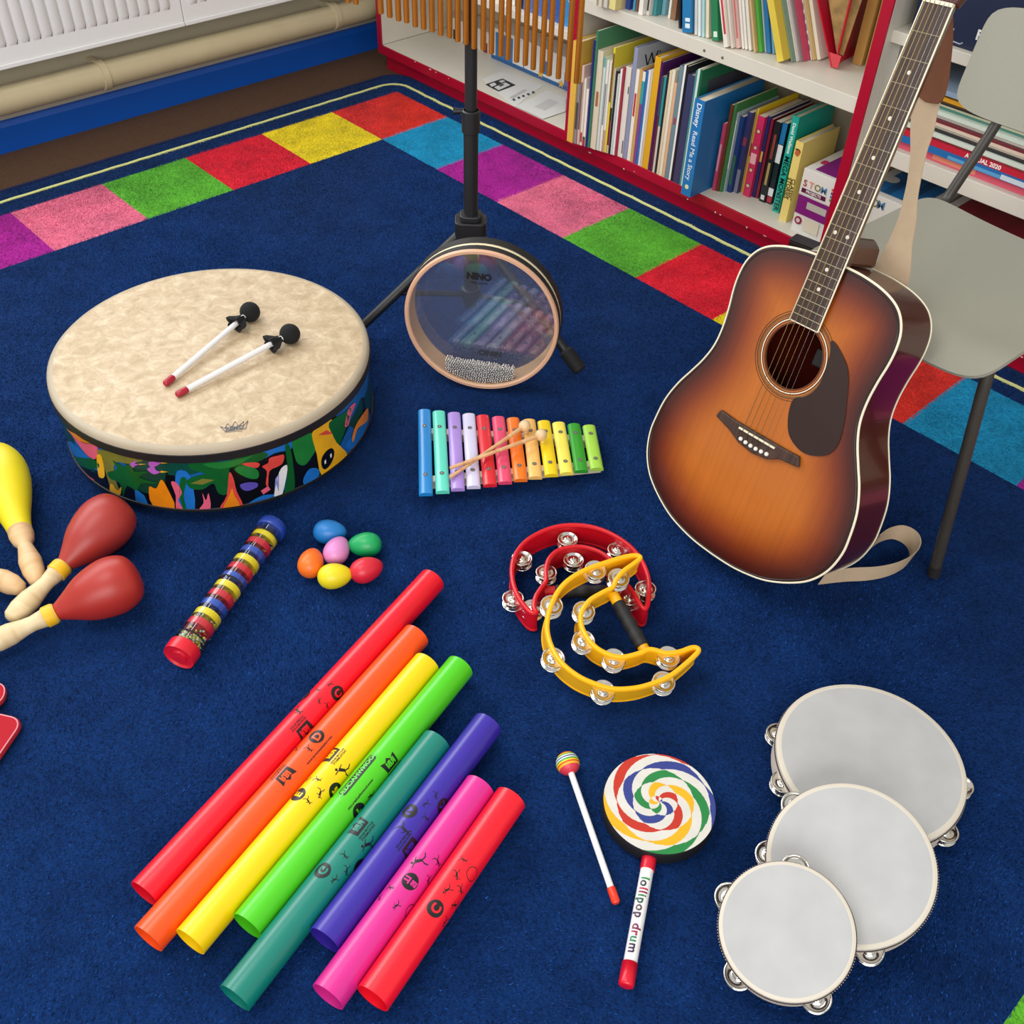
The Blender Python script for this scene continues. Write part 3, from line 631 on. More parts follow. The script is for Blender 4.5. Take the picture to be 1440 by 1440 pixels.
for (x, y) in (((760, 104)), ((789, 118))):
    X = PA(x, y, 1, .544); st = [((.014 if i % 2 == 0 else .006) * math.sin(PI * i / 5), (.014 if i % 2 == 0 else .006) * math.cos(PI * i / 5)) for i in range(10)]
    q = MB(); q.add(*on_plane(flat_poly(st), frame((X[0] + .125, -.0012, X[2] - .0702), (1, 0, 0), (0, 0, 1), (0, -1, 0)), 0)); q.build('star_print', cmat('#dfae3a'), gb)
bay_box('paper_carton', 'low white carton with red and black marks in the bay corner', -.36, -.135, .56, .64, .0702, .135, '#d8d4ce', [(.03, .05, .0, .03, '#2a2626'), (.1, .14, .02, .05, '#a84a44'), (.18, .2, .0, .03, '#8a2a2a')])
# lever arch files
def lever_file(x, w_, col, label):
    t = thing('lever_arch_file', label, 'file', (x, .37, .3312), group='files on the shelf behind the chimes')
    MB().box(0, w_, 0, .27, 0, .31).build('case', cmat(col, .4), t, bevel=.002)
    M = frame((w_ / 2, 0, .075), (1, 0, 0), (0, 0, 1), (0, -1, 0))
    MB().lathe([(.011, -.0005), (.0135, .0012), (.016, -.0005)], 20, M=M, caps=False).build('finger_ring', chrome, t, smooth=True)
    q = MB(); q.add(*on_plane(flat_poly(circle(.011, 20)), M, .0004)); q.build('finger_hole', print_black, t)
    front(t, .01, w_ - .01, .14, .27, '#d8d8d2', 'spine_label')
xf = .065
for w_, c_, l_ in ((.05, '#ddd9cf', 'white lever arch file at the end of the file row'), (.045, '#e4e0d8', 'narrow white lever arch file beside a black file'), (.03, '#1e2430', 'black lever arch file between white and blue files'), (.075, '#4a6cae', 'slate blue lever arch file next to the black file'), (.075, '#2c5aa8', 'royal blue lever arch file in the middle of the blue files'), (.06, '#2f86c4', 'bright sky blue lever arch file at the bay upright')):
    lever_file(xf, w_, c_, l_); xf += w_ + .002

# ---- right bay: magazines lying flat
MZ = .3473
mag = [('#d5546a', .016, 'thick coral pink annual at the bottom of the magazine stack'), ('#8c3a5c', .004, 'thin plum magazine lying on the coral annual'), ('#2268a8', .014, 'blue hardback annual under the red one'), ('#c01f36', .012, 'red annual lettered ANNUAL 2020'), ('#d8d4cc', .006, 'white magazine lying on the red annual'), ('#cfd8cc', .009, 'pale green magazine above the red annual'), ('#26282c', .003, 'thin black booklet in the stack'), ('#dfd6c4', .009, 'ivory magazine under the dark red booklet'), ('#d8c4b0', .007, 'beige magazine in the stack middle'), ('#7a2430', .004, 'dark red booklet in the magazine stack'), ('#e0dccf', .008, 'off white magazine over the dark red booklet'), ('#3c3c3c', .003, 'thin charcoal booklet high in the stack'), ('#cfdccf', .008, 'mint magazine under the teal booklet'), ('#4f8a7c', .005, 'thin teal booklet in the stack'), ('#e6e2c0', .008, 'cream magazine under the black edged one'), ('#2a2622', .004, 'black edged booklet under the orange magazine'), ('#d99a20', .008, 'orange yellow magazine near the top of the stack'), ('#41362e', .005, 'dark brown booklet on the orange magazine'), ('#8c9eb4', .010, 'grey blue magazine topping the stack')]
z = MZ
for k, (col, th_, lab) in enumerate(mag):
    x0 = 1.345 + .018 * abs(math.sin(k * 2.3)); y0 = .372 + .008 * math.sin(k * 1.9 + 1)
    if k == 3: x0, y0 = 1.36, .366
    t = thing('magazine', lab, 'magazine', (x0, y0, z), (0, 0, .01 * math.sin(k * 3.1)), 'stack of magazines')
    L_ = .44 + .02 * math.sin(k)
    m = cmat(col, .4); MB().box(0, L_, 0, .2, 0, th_ * .18).box(0, L_, 0, .2, th_ * .82, th_).box(0, L_, 0, .002, th_ * .18, th_ * .82).build('cover', m, t)
    MB().box(0, L_ - .002, .002, .2, th_ * .18, th_ * .82).build('pages', PAGE, t)
    if k == 3:
        X = PA(1382, 238, 1, y0)
        q = MB(); q.add(*on_plane(flat_text('ANNUAL 2020', .0125, .0004), frame((X[0] - x0 - .005, -.0006, th_ * .5), (1, 0, 0), (0, 0, 1), (0, -1, 0)), 0)); q.build('title', cmat('#f0e8e4'), t)
    if k == 2: front(t, .14, .26, .001, th_ * .6, '#5a9ac8', 'spine_print'); front(t, .26, .36, .001, th_ * .8, '#c8d4dc', 'spine_print')
    if k == 0: front(t, .12, .22, .004, th_, '#e88a70', 'spine_print')
    z += th_ + .0003
# navy carton above
NX = 1.335
nb_ = thing('navy_box', 'dark navy carton lettered F on the shelf above the magazines', 'box', (NX, .375, .5762))
MB().box(0, .75, 0, .24, 0, .34).build('carton', mat('navy_card', '#14203f', .4, var=.15, vscale=20), nb_, bevel=.003)
X = PA(1377, 50, 1, .375)
q = MB(); q.add(*on_plane(flat_text('F', .026, .0008), frame((X[0] - NX, -.0006, X[2] - .5762), (1, 0, 0), (0, 0, 1), (0, -1, 0)), 0)); q.build('letter', cmat('#e8e8e8'), nb_)
sw = MB(); arcp = [PA(*p_, 1, .375) for p_ in ((1342, 40), (1337, 50), (1340, 58), (1350, 62), (1354, 60))]
sw.tube([(p_[0] - NX, -.0004, p_[2] - .5762) for p_ in arcp], .0012, 6).build('scuff_mark', cmat('#aab2c0'), nb_)
# kit boxes on the bottom shelf of the right bay
def kit(label, x0, x1, y0, y1, z0, z1, col, band):
    t = thing('project_kit_box', label, 'box', (x0, y0, z0), group='kit boxes')
    MB().box(0, x1 - x0, 0, y1 - y0, 0, (z1 - z0) * .6).build('box_base', carton_white, t); MB().box(-.001, x1 - x0 + .001, -.001, y1 - y0 + .001, (z1 - z0) * .6, z1 - z0).build('box_lid', carton_white, t, bevel=.001)
    H = z1 - z0; Wd = x1 - x0; D = y1 - y0
    MB().add([(.02, .02, H + .0006), (Wd - .01, .02, H + .0006), (Wd - .01, D - .02, H + .0006), (.02, D - .02, H + .0006)], [(0, 1, 2, 3)]).build('lid_print', cmat(band, .4), t)
    for fx in (.3, .62):
        MB().add([(Wd * fx, .02, H + .001), (Wd * fx + .02, .02, H + .001), (Wd * fx + .02, D - .02, H + .001), (Wd * fx, D - .02, H + .001)], [(0, 1, 2, 3)]).build('lid_stripe', cmat(col, .4), t)
    q = MB(); q.add(*on_plane(flat_poly(circle(.018, 20)), frame((Wd * .18, D * .4, H + .001), (1, 0, 0), (0, 1, 0), (0, 0, 1)), 0)); q.build('lid_badge', cmat('#d8d4cc'), t)
    for i, (ch, cc) in enumerate(zip('STOM', ('#a83a28', '#d88a7a', '#8a7a3a', '#4a7aa8'))):
        q = MB(); q.add(*on_plane(flat_text(ch, .026, .0006), frame((.014 + i * .0165, -.0018, H - .02), (1, 0, 0), (0, 0, 1), (0, -1, 0)), 0)); q.build('letter', cmat(cc), t)
    front(t, .0, Wd, .0, H * .5, band, 'band', .0008)
kit('white and blue kit box on the bottom shelf behind the guitar neck', 1.325, 1.475, .37, .60, .0702, .0702 + .165, '#1b4f80', '#1d6aa8')
kit('white and red kit box on the bottom shelf behind the chair seat', 1.49, 1.70, .37, .60, .0702, .0702 + .15, '#7e1f2c', '#8a2030')
kit('white and red kit box at the far end of the bottom shelf', 1.715, 1.93, .37, .60, .0702, .0702 + .15, '#6a5a58', '#a02a34')
# small black clip box near the rail
A = P(1107, 349, .07); B = P(1144, 351, .07)
bk = thing('clip_case', 'small black plastic case on the shelf edge behind the guitar shoulder', 'case', (A[0], A[1], .0703), (0, 0, .12))
MB().box(0, .075, 0, .035, 0, .02).build('case_base', black_plastic, bk, bevel=.002); MB().box(.0, .075, 0, .035, .0205, .026).build('case_lid', mat('dark_grey_plastic', '#2b2c2e', .4), bk, bevel=.002)
# ================================================================== CHIME STAND
PB = P(662, 415, .08); px0, py0 = float(PB[0]), float(PB[1])
st = thing('chime_stand', 'black metal tripod stand holding up the bar chimes', 'stand', (px0, py0, 0))
blk = mat('black_powder_coat', '#1b1c20', .45, var=.1)
zc = zat(px0, py0, 154)
MB().tube([(0, 0, .055), (0, 0, zc)], .0146, 20).build('lower_pole', blk, st, smooth=True)
MB().tube([(0, 0, zc - .01), (0, 0, .965)], .0118, 20).build('upper_pole', blk, st, smooth=True)
MB().lathe([(.0146, zc - .045), (.018, zc - .043), (.018, zc - .002), (.0155, zc)], 20).build('collar', blk, st, smooth=True)
tdir = np.array([RM[0, 0], RM[0, 1], 0]); tdir /= np.linalg.norm(tdir); tow = np.array([-RM[2, 0], -RM[2, 1], 0]); tow /= np.linalg.norm(tow)
kb = MB().tube([tuple(-tdir * .016 + [0, 0, zc - .004]), tuple(-tdir * .034 + [0, 0, zc - .004])], [.005, .007], 10); kb.build('wing_knob', blk, st, smooth=True)
zh1 = zat(px0, py0, 300); zh0 = zat(px0, py0, 338)
MB().prism(rrect(.066, .052, .012), zh0, zh1 - .012).prism(rrect(.046, .04, .012), zh1 - .012, zh1).build('hub', blk, st, bevel=.002).rotation_euler = (0, 0, math.atan2(tdir[1], tdir[0]))
FR = P(814, 519, .018); a0 = math.atan2(FR[1] - py0, FR[0] - px0); rf = math.hypot(FR[1] - py0, FR[0] - px0)
for k, a in enumerate((a0, a0 + 2 * PI / 3 + .0, a0 + 4 * PI / 3)):
    ca, sa = math.cos(a), math.sin(a)
    A = Vector((.026 * ca, .026 * sa, (zh0 + zh1) / 2 - .012)); B = Vector((rf * ca, rf * sa, .019)); d = (B - A).normalized()
    lg = MB().tube([A, B], .0098, 14).build('leg', blk, st, smooth=True)
    MB().tube([B - d * .05, B - d * .045, B + d * .002, B + d * .006], [.011, .0155, .0155, .012], 14).build('rubber_foot', black_rubber, lg, smooth=True)
    mid = A.lerp(B, .52)
    MB().tube([(.012 * ca, .012 * sa, .085), mid], .006, 8).build('brace', blk, st, smooth=True)
MB().lathe([(.0146, .07), (.021, .072), (.021, .098), (.0146, .1)], 16).build('brace_collar', blk, st, smooth=True)
# ================================================================== BAR CHIMES
copper = mat('bronze_tube', '#c8812e', .32, metal=.6, var=.12, vscale=30, stretch=(1, 1, .2))
HC = np.array([px0, py0, 0]) + tow * .024
ends = [(113.7, 11.4), (155.4, 21.2)] + [(288, 72), (335, 92), (382, 110), (425, 120), (471, 142), (516, 155), (561, 168), (607, 187), (654, 200), (697, 220), (740, 235), (782, 258), (832, 265), (876, 285), (925, 298), (963, 316), (1010, 330), (1056, 347), (1098, 370), (1145, 385), (1183, 402), (1232, 418), (1280, 430), (1328, 442)]
bar_z = .90
chm = thing('bar_chimes', 'row of bronze bar chime tubes hanging from the black stand', 'chimes', tuple(HC + [0, 0, bar_z]))
xsv = []
for ex, ey in ends:
    X = PP(460 + ex / 3.79, ey / 3.79, HC, tow); r_ = X - (HC + [0, 0, bar_z]); xsv.append(r_ @ tdir)
    MB().tube([(r_[0], r_[1], r_[2]), (r_[0], r_[1], r_[2] + .002), (r_[0], r_[1], -.028)], [.0046, .0053, .0053], 12).build('chime_tube', copper, chm, smooth=True)
    MB().tube([(r_[0], r_[1], -.028), (r_[0], r_[1], -.008)], .0006, 5).build('cord', print_black, chm)
mn = MB().box(min(xsv) - .03, max(xsv) + .03, -.011, .011, -.009, .016).build('mantle_bar', wood('chime_mantle', '#3a2214', '#6a4326'), chm, bevel=.003); mn.rotation_euler = (0, 0, math.atan2(tdir[1], tdir[0]))
# ================================================================== BIG DRUM
DC = np.array([.8435, -1.032]); DR = .2945; DT = .17; DBZ = .024
dr = thing('gathering_drum', 'large round floor drum with a tan mottled head and painted jungle shell', 'drum', (DC[0], DC[1], 0))
skin = mat('fiber_head', '#c9b18e', .55, bump=.1, bscale=25)
nt = skin.node_tree; b = nt.nodes['Principled BSDF']
tc = nt.nodes.new('ShaderNodeTexCoord'); n1 = nt.nodes.new('ShaderNodeTexNoise'); n1.inputs['Scale'].default_value = 36; n1.inputs['Detail'].default_value = 9; n1.inputs['Roughness'].default_value = .72; n1.inputs['Distortion'].default_value = .5
rp = nt.nodes.new('ShaderNodeValToRGB'); rp.color_ramp.elements[0].position = .34; rp.color_ramp.elements[0].color = lin('#a5906f'); rp.color_ramp.elements[1].position = .66; rp.color_ramp.elements[1].color = lin('#cdbda0')
e = rp.color_ramp.elements.new(.5); e.color = lin('#b8a284')
nt.links.new(tc.outputs['Object'], n1.inputs['Vector']); nt.links.new(n1.outputs[0], rp.inputs[0]); nt.links.new(rp.outputs[0], b.inputs['Base Color'])
MB().lathe([(0, DT), (DR - .014, DT), (DR - .012, DT - .0004)], 96, caps=False).build('drum_head', skin, dr, smooth=True)
MB().lathe([(DR - .012, DT - .0004), (DR - .006, DT - .0015), (DR - .001, DT - .006), (DR, DT - .013)], 96, caps=False).build('head_collar', mat('head_collar_skin', '#a99d88', .5, var=.08, vscale=20), dr, smooth=True)
MB().lathe([(DR, DT - .013), (DR + .001, DT - .014), (DR + .001, DT - .030), (DR - .002, DT - .031)], 96, caps=False).build('top_band', mat('black_band', '#121214', .55), dr, smooth=True)
art = mat('jungle_ground', '#0b2b1c', .3)
nt = art.node_tree; b = nt.nodes['Principled BSDF']; tc = nt.nodes.new('ShaderNodeTexCoord'); n1 = nt.nodes.new('ShaderNodeTexVoronoi'); n1.inputs['Scale'].default_value = 16
rp = nt.nodes.new('ShaderNodeValToRGB'); rp.color_ramp.interpolation = 'CONSTANT'
for k, (p_, c_) in enumerate(((0, '#0a0c0e'), (.35, '#0d4030'), (.6, '#1a5fa8'), (.8, '#0a0c0e'))):
    e = rp.color_ramp.elements[k] if k < 2 else rp.color_ramp.elements.new(p_); e.position = p_; e.color = lin(c_)
nt.links.new(tc.outputs['Object'], n1.inputs['Vector']); nt.links.new(n1.outputs['Color'], rp.inputs[0]); nt.links.new(rp.outputs[0], b.inputs['Base Color'])
b.inputs['Coat Weight'].default_value = .4
SR = DR - .003
MB().lathe([(SR, DT - .030), (SR, DBZ + .006)], 96, caps=False).build('shell', art, dr, smooth=True)
MB().lathe([(SR, DBZ + .006), (SR + .002, DBZ + .005), (SR + .002, DBZ), (SR - .012, DBZ - .002), (SR - .015, DBZ + .02)], 96, caps=False).build('bottom_hoop', mat('black_band', '#121214', .55), dr, smooth=True)
for k in range(4):
    a = -2.2 + k * PI / 2 + .5
    MB().lathe([(.05, 0), (.055, .004), (.055, DBZ - .002)], 24, M=Matrix.Translation((.2 * math.cos(a), .2 * math.sin(a), 0))).build('foot', black_rubber, dr, smooth=True)
MB().lathe([(0, DBZ + .012), (SR - .01, DBZ + .012)], 48).build('underside', black_rubber, dr)
def cyl_uv(px, py):                                    # picture point -> (arc length, height) on the shell
    d = ray(px, py); o = CAM[:2] - DC; a = d[0] ** 2 + d[1] ** 2; bq = 2 * (o @ d[:2]); cq = o @ o - SR ** 2
    ds = bq * bq - 4 * a * cq
    t = (-bq - math.sqrt(max(ds, 0))) / (2 * a); X = CAM + d * t
    return math.atan2(X[1] - DC[1], X[0] - DC[0]), X[2]
ZD = lambda x, y: (50 + x / 2.939, 560 + y / 2.939)
def art_poly(name, pts, col, layer, smooth=True):
    uv = []
    for x, y in pts:
        a, z_ = cyl_uv(*ZD(x, y)); uv.append((min(max(z_, DBZ + .0065), DT - .0312), a * SR))
    if smooth and len(uv) > 4: uv = [tuple(q) for q in catmull(uv, 3, closed=True)]
    uv = [(min(max(z_, DBZ + .0065), DT - .0312), a) for z_, a in uv]
    fl = flat_poly(uv, cut=.01); r_ = SR + .0003 + layer * .00025
    q = MB(); q.add([(r_ * math.cos(a / SR), r_ * math.sin(a / SR), z_) for z_, a in fl[0]], fl[1])
    return q.build(name, mat('print_' + col.lstrip('#'), col, .3, var=.25, vscale=30, coat=.4), dr)
G1, G2, G3, OR, YE, BL, PK, LI, BK, WH, OL, RD = '#0f5a22', '#1f7a30', '#0b4a3c', '#e8860e', '#f0b010', '#1e6fc4', '#e0607c', '#b45fc0', '#0a0a0c', '#e8ecf0', '#77762c', '#d8483c'
ART = [
 ('dark_ground', [(130, 250), (210, 290), (300, 330), (310, 400), (200, 350), (140, 300)], BK, 0), ('dark_ground', [(300, 330), (450, 390), (600, 430), (620, 470), (420, 455), (300, 400)], BK, 0),
 ('dark_ground', [(540, 300), (640, 340), (760, 360), (880, 340), (1000, 300), (1020, 420), (820, 460), (580, 468)], BK, 0), ('dark_ground', [(1050, 240), (1180, 220), (1200, 330), (1060, 390)], BK, 0),
 ('dark_leafage', [(340, 240), (560, 240), (700, 236), (690, 300), (600, 320), (470, 300), (380, 280)], G3, 0),
 ('sky_patch', [(100, 200), (150, 180), (230, 250), (260, 300), (180, 250), (120, 230)], BL, 1), ('sky_patch', [(930, 210), (1050, 150), (1055, 210), (990, 225), (940, 250)], BL, 1), ('water', [(585, 300), (640, 320), (660, 460), (610, 464), (580, 380)], BL, 1), ('water', [(410, 370), (450, 400), (470, 450), (420, 440)], BL, 2), ('water', [(880, 440), (940, 400), (1010, 400), (980, 415), (900, 438)], BL, 2), ('sky_patch', [(1280, 190), (1340, 120), (1380, 60), (1370, 160), (1310, 220)], BL, 1),
 ('pink_hill', [(125, 120), (190, 180), (250, 180), (250, 250), (210, 230), (150, 150)], PK, 2), ('orange_hill', [(130, 125), (180, 140), (240, 175), (180, 175)], OR, 2), ('dark_bush', [(165, 240), (240, 250), (265, 285), (220, 290), (180, 270)], G1, 3),
 ('olive_crown', [(255, 210), (330, 205), (400, 235), (450, 250), (390, 270), (330, 265), (330, 330), (350, 390), (320, 395), (290, 300), (270, 250)], OL, 2), ('gold_trunk', [(255, 235), (275, 240), (288, 320), (265, 325), (258, 290)], YE, 3),
 ('palm_leaf', [(300, 305), (340, 290), (320, 255), (370, 280), (400, 265), (410, 300), (470, 300), (430, 325), (510, 350), (440, 350), (420, 380), (380, 360), (365, 405), (350, 350), (310, 330)], G1, 4), ('gold_trunk', [(315, 350), (340, 380), (355, 365), (357, 425), (320, 412)], YE, 3),
 ('orange_trunk', [(470, 365), (500, 372), (520, 335), (545, 370), (578, 462), (490, 458)], OR, 3), ('pink_stem', [(560, 345), (585, 350), (605, 390), (590, 420), (612, 466), (585, 465), (580, 400)], PK, 3), ('green_stem', [(600, 330), (625, 335), (612, 400), (625, 460), (612, 462), (596, 400)], G1, 3),
 ('bird', [(392, 268), (420, 255), (412, 268), (430, 270), (412, 278), (405, 285)], LI, 5), ('bird', [(468, 262), (495, 240), (500, 262), (520, 264), (500, 278), (478, 285)], LI, 5), ('bird', [(462, 290), (490, 282), (500, 296), (518, 302), (490, 312)], LI, 5), ('beak', [(520, 262), (560, 263), (520, 268)], YE, 5), ('beak', [(430, 268), (462, 270), (430, 273)], YE, 5), ('beak', [(518, 297), (550, 302), (518, 306)], YE, 5),
 ('broad_leaf', [(625, 340), (660, 320), (700, 310), (640, 290), (640, 262), (720, 245), (770, 260), (840, 225), (930, 215), (960, 235), (920, 260), (850, 280), (800, 290), (815, 340), (790, 395), (755, 390), (735, 350), (690, 375), (640, 370)], G1, 4), ('leaf_light', [(690, 270), (760, 262), (850, 248), (900, 232), (840, 270), (760, 290)], G2, 5), ('leaf_light', [(640, 350), (690, 330), (740, 335), (690, 355)], OL, 5),
 ('leaf_light', [(820, 290), (880, 275), (920, 300), (915, 330), (870, 325)], G2, 5), ('flame_trunk', [(765, 462), (790, 400), (800, 305), (818, 330), (830, 380), (858, 445), (830, 460)], RD, 6), ('flame_core', [(778, 460), (800, 400), (812, 370), (822, 400), (845, 446), (815, 460)], OR, 7), ('pink_stem', [(680, 465), (695, 430), (690, 390), (705, 420), (715, 390), (725, 462)], PK, 5),
 ('pink_leaf', [(780, 248), (820, 225), (850, 222), (810, 248)], PK, 5), ('pink_leaf', [(852, 268), (900, 262), (925, 268), (915, 285), (880, 280)], RD, 6), ('violet_bush', [(845, 355), (880, 345), (915, 348), (915, 365), (880, 380), (855, 375)], '#5a4fb0', 5), ('coral_tree', [(935, 280), (960, 265), (965, 245), (1000, 235), (1025, 232), (1020, 265), (1000, 280), (965, 300), (960, 360), (950, 350), (955, 300)], RD, 6),
 ('white_fall', [(1005, 305), (1030, 275), (1040, 290), (1020, 400), (1000, 410), (985, 400)], WH, 5), ('lilac_fall', [(990, 330), (1005, 310), (1005, 405), (985, 400)], '#8a8fd0', 5), ('green_trunk', [(1030, 200), (1045, 190), (1060, 250), (1070, 380), (1030, 395), (1040, 300)], G1, 6), ('pink_bud', [(930, 380), (960, 360), (970, 375), (940, 395)], PK, 6),
 ('leaf_light', [(1060, 175), (1100, 155), (1150, 140), (1170, 180), (1140, 240), (1110, 275), (1080, 265), (1065, 220)], G2, 4), ('leaf_dark', [(1210, 100), (1270, 60), (1300, 40), (1290, 90), (1270, 150), (1250, 190), (1225, 150)], G1, 6), ('yellow_bird', [(1140, 150), (1160, 100), (1205, 65), (1222, 90), (1225, 140), (1250, 190), (1285, 235), (1230, 280), (1180, 320), (1160, 230)], YE, 5),
 ('bird_wing', [(1165, 150), (1200, 130), (1225, 145), (1190, 150)], RD, 7), ('bird_eye', [(1180, 245), (1200, 215), (1222, 205), (1232, 225), (1220, 265), (1195, 292), (1180, 280)], BK, 7), ('eye_glint', [(1190, 258), (1196, 250), (1198, 264), (1192, 272)], WH, 8), ('eye_glint', [(1213, 232), (1219, 224), (1221, 238), (1216, 246)], WH, 8),
 ('pink_vine', [(1285, 60), (1300, 30), (1320, 20), (1300, 70), (1290, 110), (1275, 115)], PK, 6), ('gold_lizard', [(1305, 160), (1320, 110), (1345, 70), (1370, 40), (1368, 90), (1345, 110), (1325, 130), (1310, 180)], OR, 7), ('blue_frog', [(1105, 330), (1130, 290), (1165, 290), (1168, 320), (1130, 345), (1108, 355)], BL, 6), ('pink_snail', [(208, 330), (225, 322), (245, 335), (250, 365), (235, 345), (215, 345)], PK, 5), ('orange_edge', [(85, 160), (100, 180), (130, 240), (120, 250), (95, 200)], OR, 3),
]
for nm, pts, col, ly in ART: art_poly(nm, pts, col, ly)
# crown mark and name on the head
def head_pt(px, py): X = P(px, py, DT + .0004); return (X[0] - DC[0], X[1] - DC[1], DT + .0004)
ZB = lambda x, y: (40 + x / 2.769, 340 + y / 2.769)
crown = [(747, 720), (765, 726), (775, 708), (790, 722), (805, 700), (818, 718), (838, 700), (836, 718), (854, 698), (846, 728), (765, 738)]
q = MB(); lp = [head_pt(*ZB(x, y)) for x, y in crown]; q.tube(lp, .0008, 5, closed=True); q.tube([head_pt(*ZB(765, 742)), head_pt(*ZB(832, 736))], .0005, 4); q.build('crown_mark', cmat('#5a5a62'), dr)
c0 = Vector(head_pt(*ZB(803, 725))); ux_ = (Vector(head_pt(*ZB(845, 719))) - Vector(head_pt(*ZB(762, 730)))).normalized(); uy_ = Vector((-ux_.y, ux_.x, 0))
q = MB(); q.add(*on_plane(flat_text('REMO', .0115, .0006), frame(c0, ux_, uy_, (0, 0, 1)), .0003)); q.build('name_print', cmat('#4a4a54'), dr)
# ---- felt mallets on the drum
felt = mat('black_felt', '#0f0f11', .95, bump=.4, bscale=200); stick_white = cmat('#e2e2e4', .3); tip_red = cmat('#a0142c', .3)
def felt_mallet(hp, tp, label):
    z_ = DT + .0068; H = P(*hp, DT + .019); T = P(*tp, DT + .0068); M, L = axis_frame(T, H); t = thing('drum_mallet', label, 'mallet', matrix=M, group='felt mallets')
    MB().lathe([(0, 0), (.004, .001), (.0062, .004), (.0064, .022), (.0058, .024)], 16).build('rubber_tip', tip_red, t, smooth=True)
    MB().lathe([(.0052, .02), (.0052, L)], 16).build('shaft', stick_white, t, smooth=True)
    MB().lathe([(0.0, L - .019)] + [(.0195 * math.sin(a), L - .0195 * math.cos(a) + .001) for a in np.linspace(.25, PI, 14)], 24).build('felt_head', felt, t, smooth=True)
    fr = MB(); fr.lathe([(.007, L - .020), (.009, L - .026), (.0175, L - .038), (.019, L - .046), (.013, L - .045), (.006, L - .028)], 20, caps=False)
    fr.v = [(x * .74 * (1 + .25 * math.sin(5 * math.atan2(y, x))), y * (1 + .25 * math.sin(5 * math.atan2(y, x))), z2) for x, y, z2 in fr.v]; fr.build('tied_cloth', felt, t, smooth=True)
felt_mallet((351, 439), (231, 541), 'black headed mallet with white shaft lying further from the drum name')
felt_mallet((407, 470), (247, 556), 'black headed mallet with white shaft lying nearer the drum name')
# ================================================================== SEE-THROUGH BEAD DRUM
SN = np.array([.61, -.79, .05]); SN /= np.linalg.norm(SN); SR2 = .1555; SDP = .052
SCN = np.array([1.0955, -.5785, .1595])
od = thing('bead_drum', 'round wooden bead drum with clear heads and steel beads leaning on the stand', 'drum', matrix=disc_frame(SCN, SN))
pale = wood('pale_ply', '#c79c72', '#dcb58c', .4, 5, (1, 1, 1)); blackb = mat('black_band', '#121214', .55)
MB().lathe([(SR2 - .009, 0), (SR2 - .007, .003), (SR2 - .002, .003), (SR2, 0), (SR2, -.004)], 72, caps=False).build('front_rim', mat('rim_blush_wood', '#d3a689', .4, var=.06), od, smooth=True)
MB().lathe([(SR2 - .009, 0), (SR2 - .009, -SDP)], 72, caps=False).build('inner_shell', pale, od, smooth=True)
MB().lathe([(SR2, -.004), (SR2 + .0012, -.005), (SR2 + .0012, -.019), (SR2, -.02)], 72, caps=False).build('front_band', blackb, od, smooth=True)
MB().lathe([(SR2, -.02), (SR2 + .0006, -.021), (SR2 + .0006, -.028), (SR2, -.029)], 72, caps=False).build('middle_band', cmat('#e2d6b4', .4), od, smooth=True)
MB().lathe([(SR2, -.029), (SR2 + .0015, -.03), (SR2 + .0015, -SDP), (SR2 - .009, -SDP)], 72, caps=False).build('rear_band', blackb, od, smooth=True)
film = bpy.data.materials.new('clear_film'); film.use_nodes = True; nt = film.node_tree; nt.nodes.clear()
ou = nt.nodes.new('ShaderNodeOutputMaterial'); mxs = nt.nodes.new('ShaderNodeMixShader'); tr = nt.nodes.new('ShaderNodeBsdfTransparent'); gl = nt.nodes.new('ShaderNodeBsdfGlossy'); lw = nt.nodes.new('ShaderNodeLayerWeight'); lw.inputs['Blend'].default_value = .5; pw = nt.nodes.new('ShaderNodeMath'); pw.operation = 'POWER'; pw.inputs[1].default_value = 3.; rg_ = nt.nodes.new('ShaderNodeMapRange'); rg_.inputs[3].default_value = .10; rg_.inputs[4].default_value = .75
nt.links.new(lw.outputs['Facing'], pw.inputs[0]); nt.links.new(pw.outputs[0], rg_.inputs[0]); nt.links.new(rg_.outputs[0], mxs.inputs[0])
tr.inputs[0].default_value = (.90, .92, .96, 1); gl.inputs['Roughness'].default_value = .03; gl.inputs[0].default_value = (.95, .96, 1, 1)
nt.links.new(tr.outputs[0], mxs.inputs[1]); nt.links.new(gl.outputs[0], mxs.inputs[2]); df = nt.nodes.new('ShaderNodeBsdfDiffuse'); df.inputs[0].default_value = (.62, .68, .8, 1); hz = nt.nodes.new('ShaderNodeMixShader'); hz.inputs[0].default_value = .045
nt.links.new(mxs.outputs[0], hz.inputs[1]); nt.links.new(df.outputs[0], hz.inputs[2]); nt.links.new(hz.outputs[0], ou.inputs[0])
MB().add([(x, y, -.003) for x, y in circle(SR2 - .0088, 72)], [tuple(range(72))]).build('front_film', film, od)
MB().add([(x, y, -SDP + .004) for x, y in circle(SR2 - .0088, 72)], [tuple(range(72))]).build('rear_film', film, od)
q = MB(); q.add(*move(flat_text('NINO', .030, .0016), 0, .098)); q.v = []; q.f = []; q.mi = []
def film_print(s, size, x, y, z_, rot, bold, nm):
    fl = move(flat_text(s, size, bold), x, y, rot); q = MB(); q.add([(a, b_, z_) for a, b_ in fl[0]], fl[1]); q.build(nm, print_black, od)
film_print('NINO', .0185, -.006, .098, -.0024, 0, .0012, 'name_print'); film_print('PERCUSSION', .0058, -.006, .085, -.0024, 0, .0001, 'name_print'); film_print('NINO', .0185, .012, -.098, -SDP + .0045, PI, .0010, 'name_print')
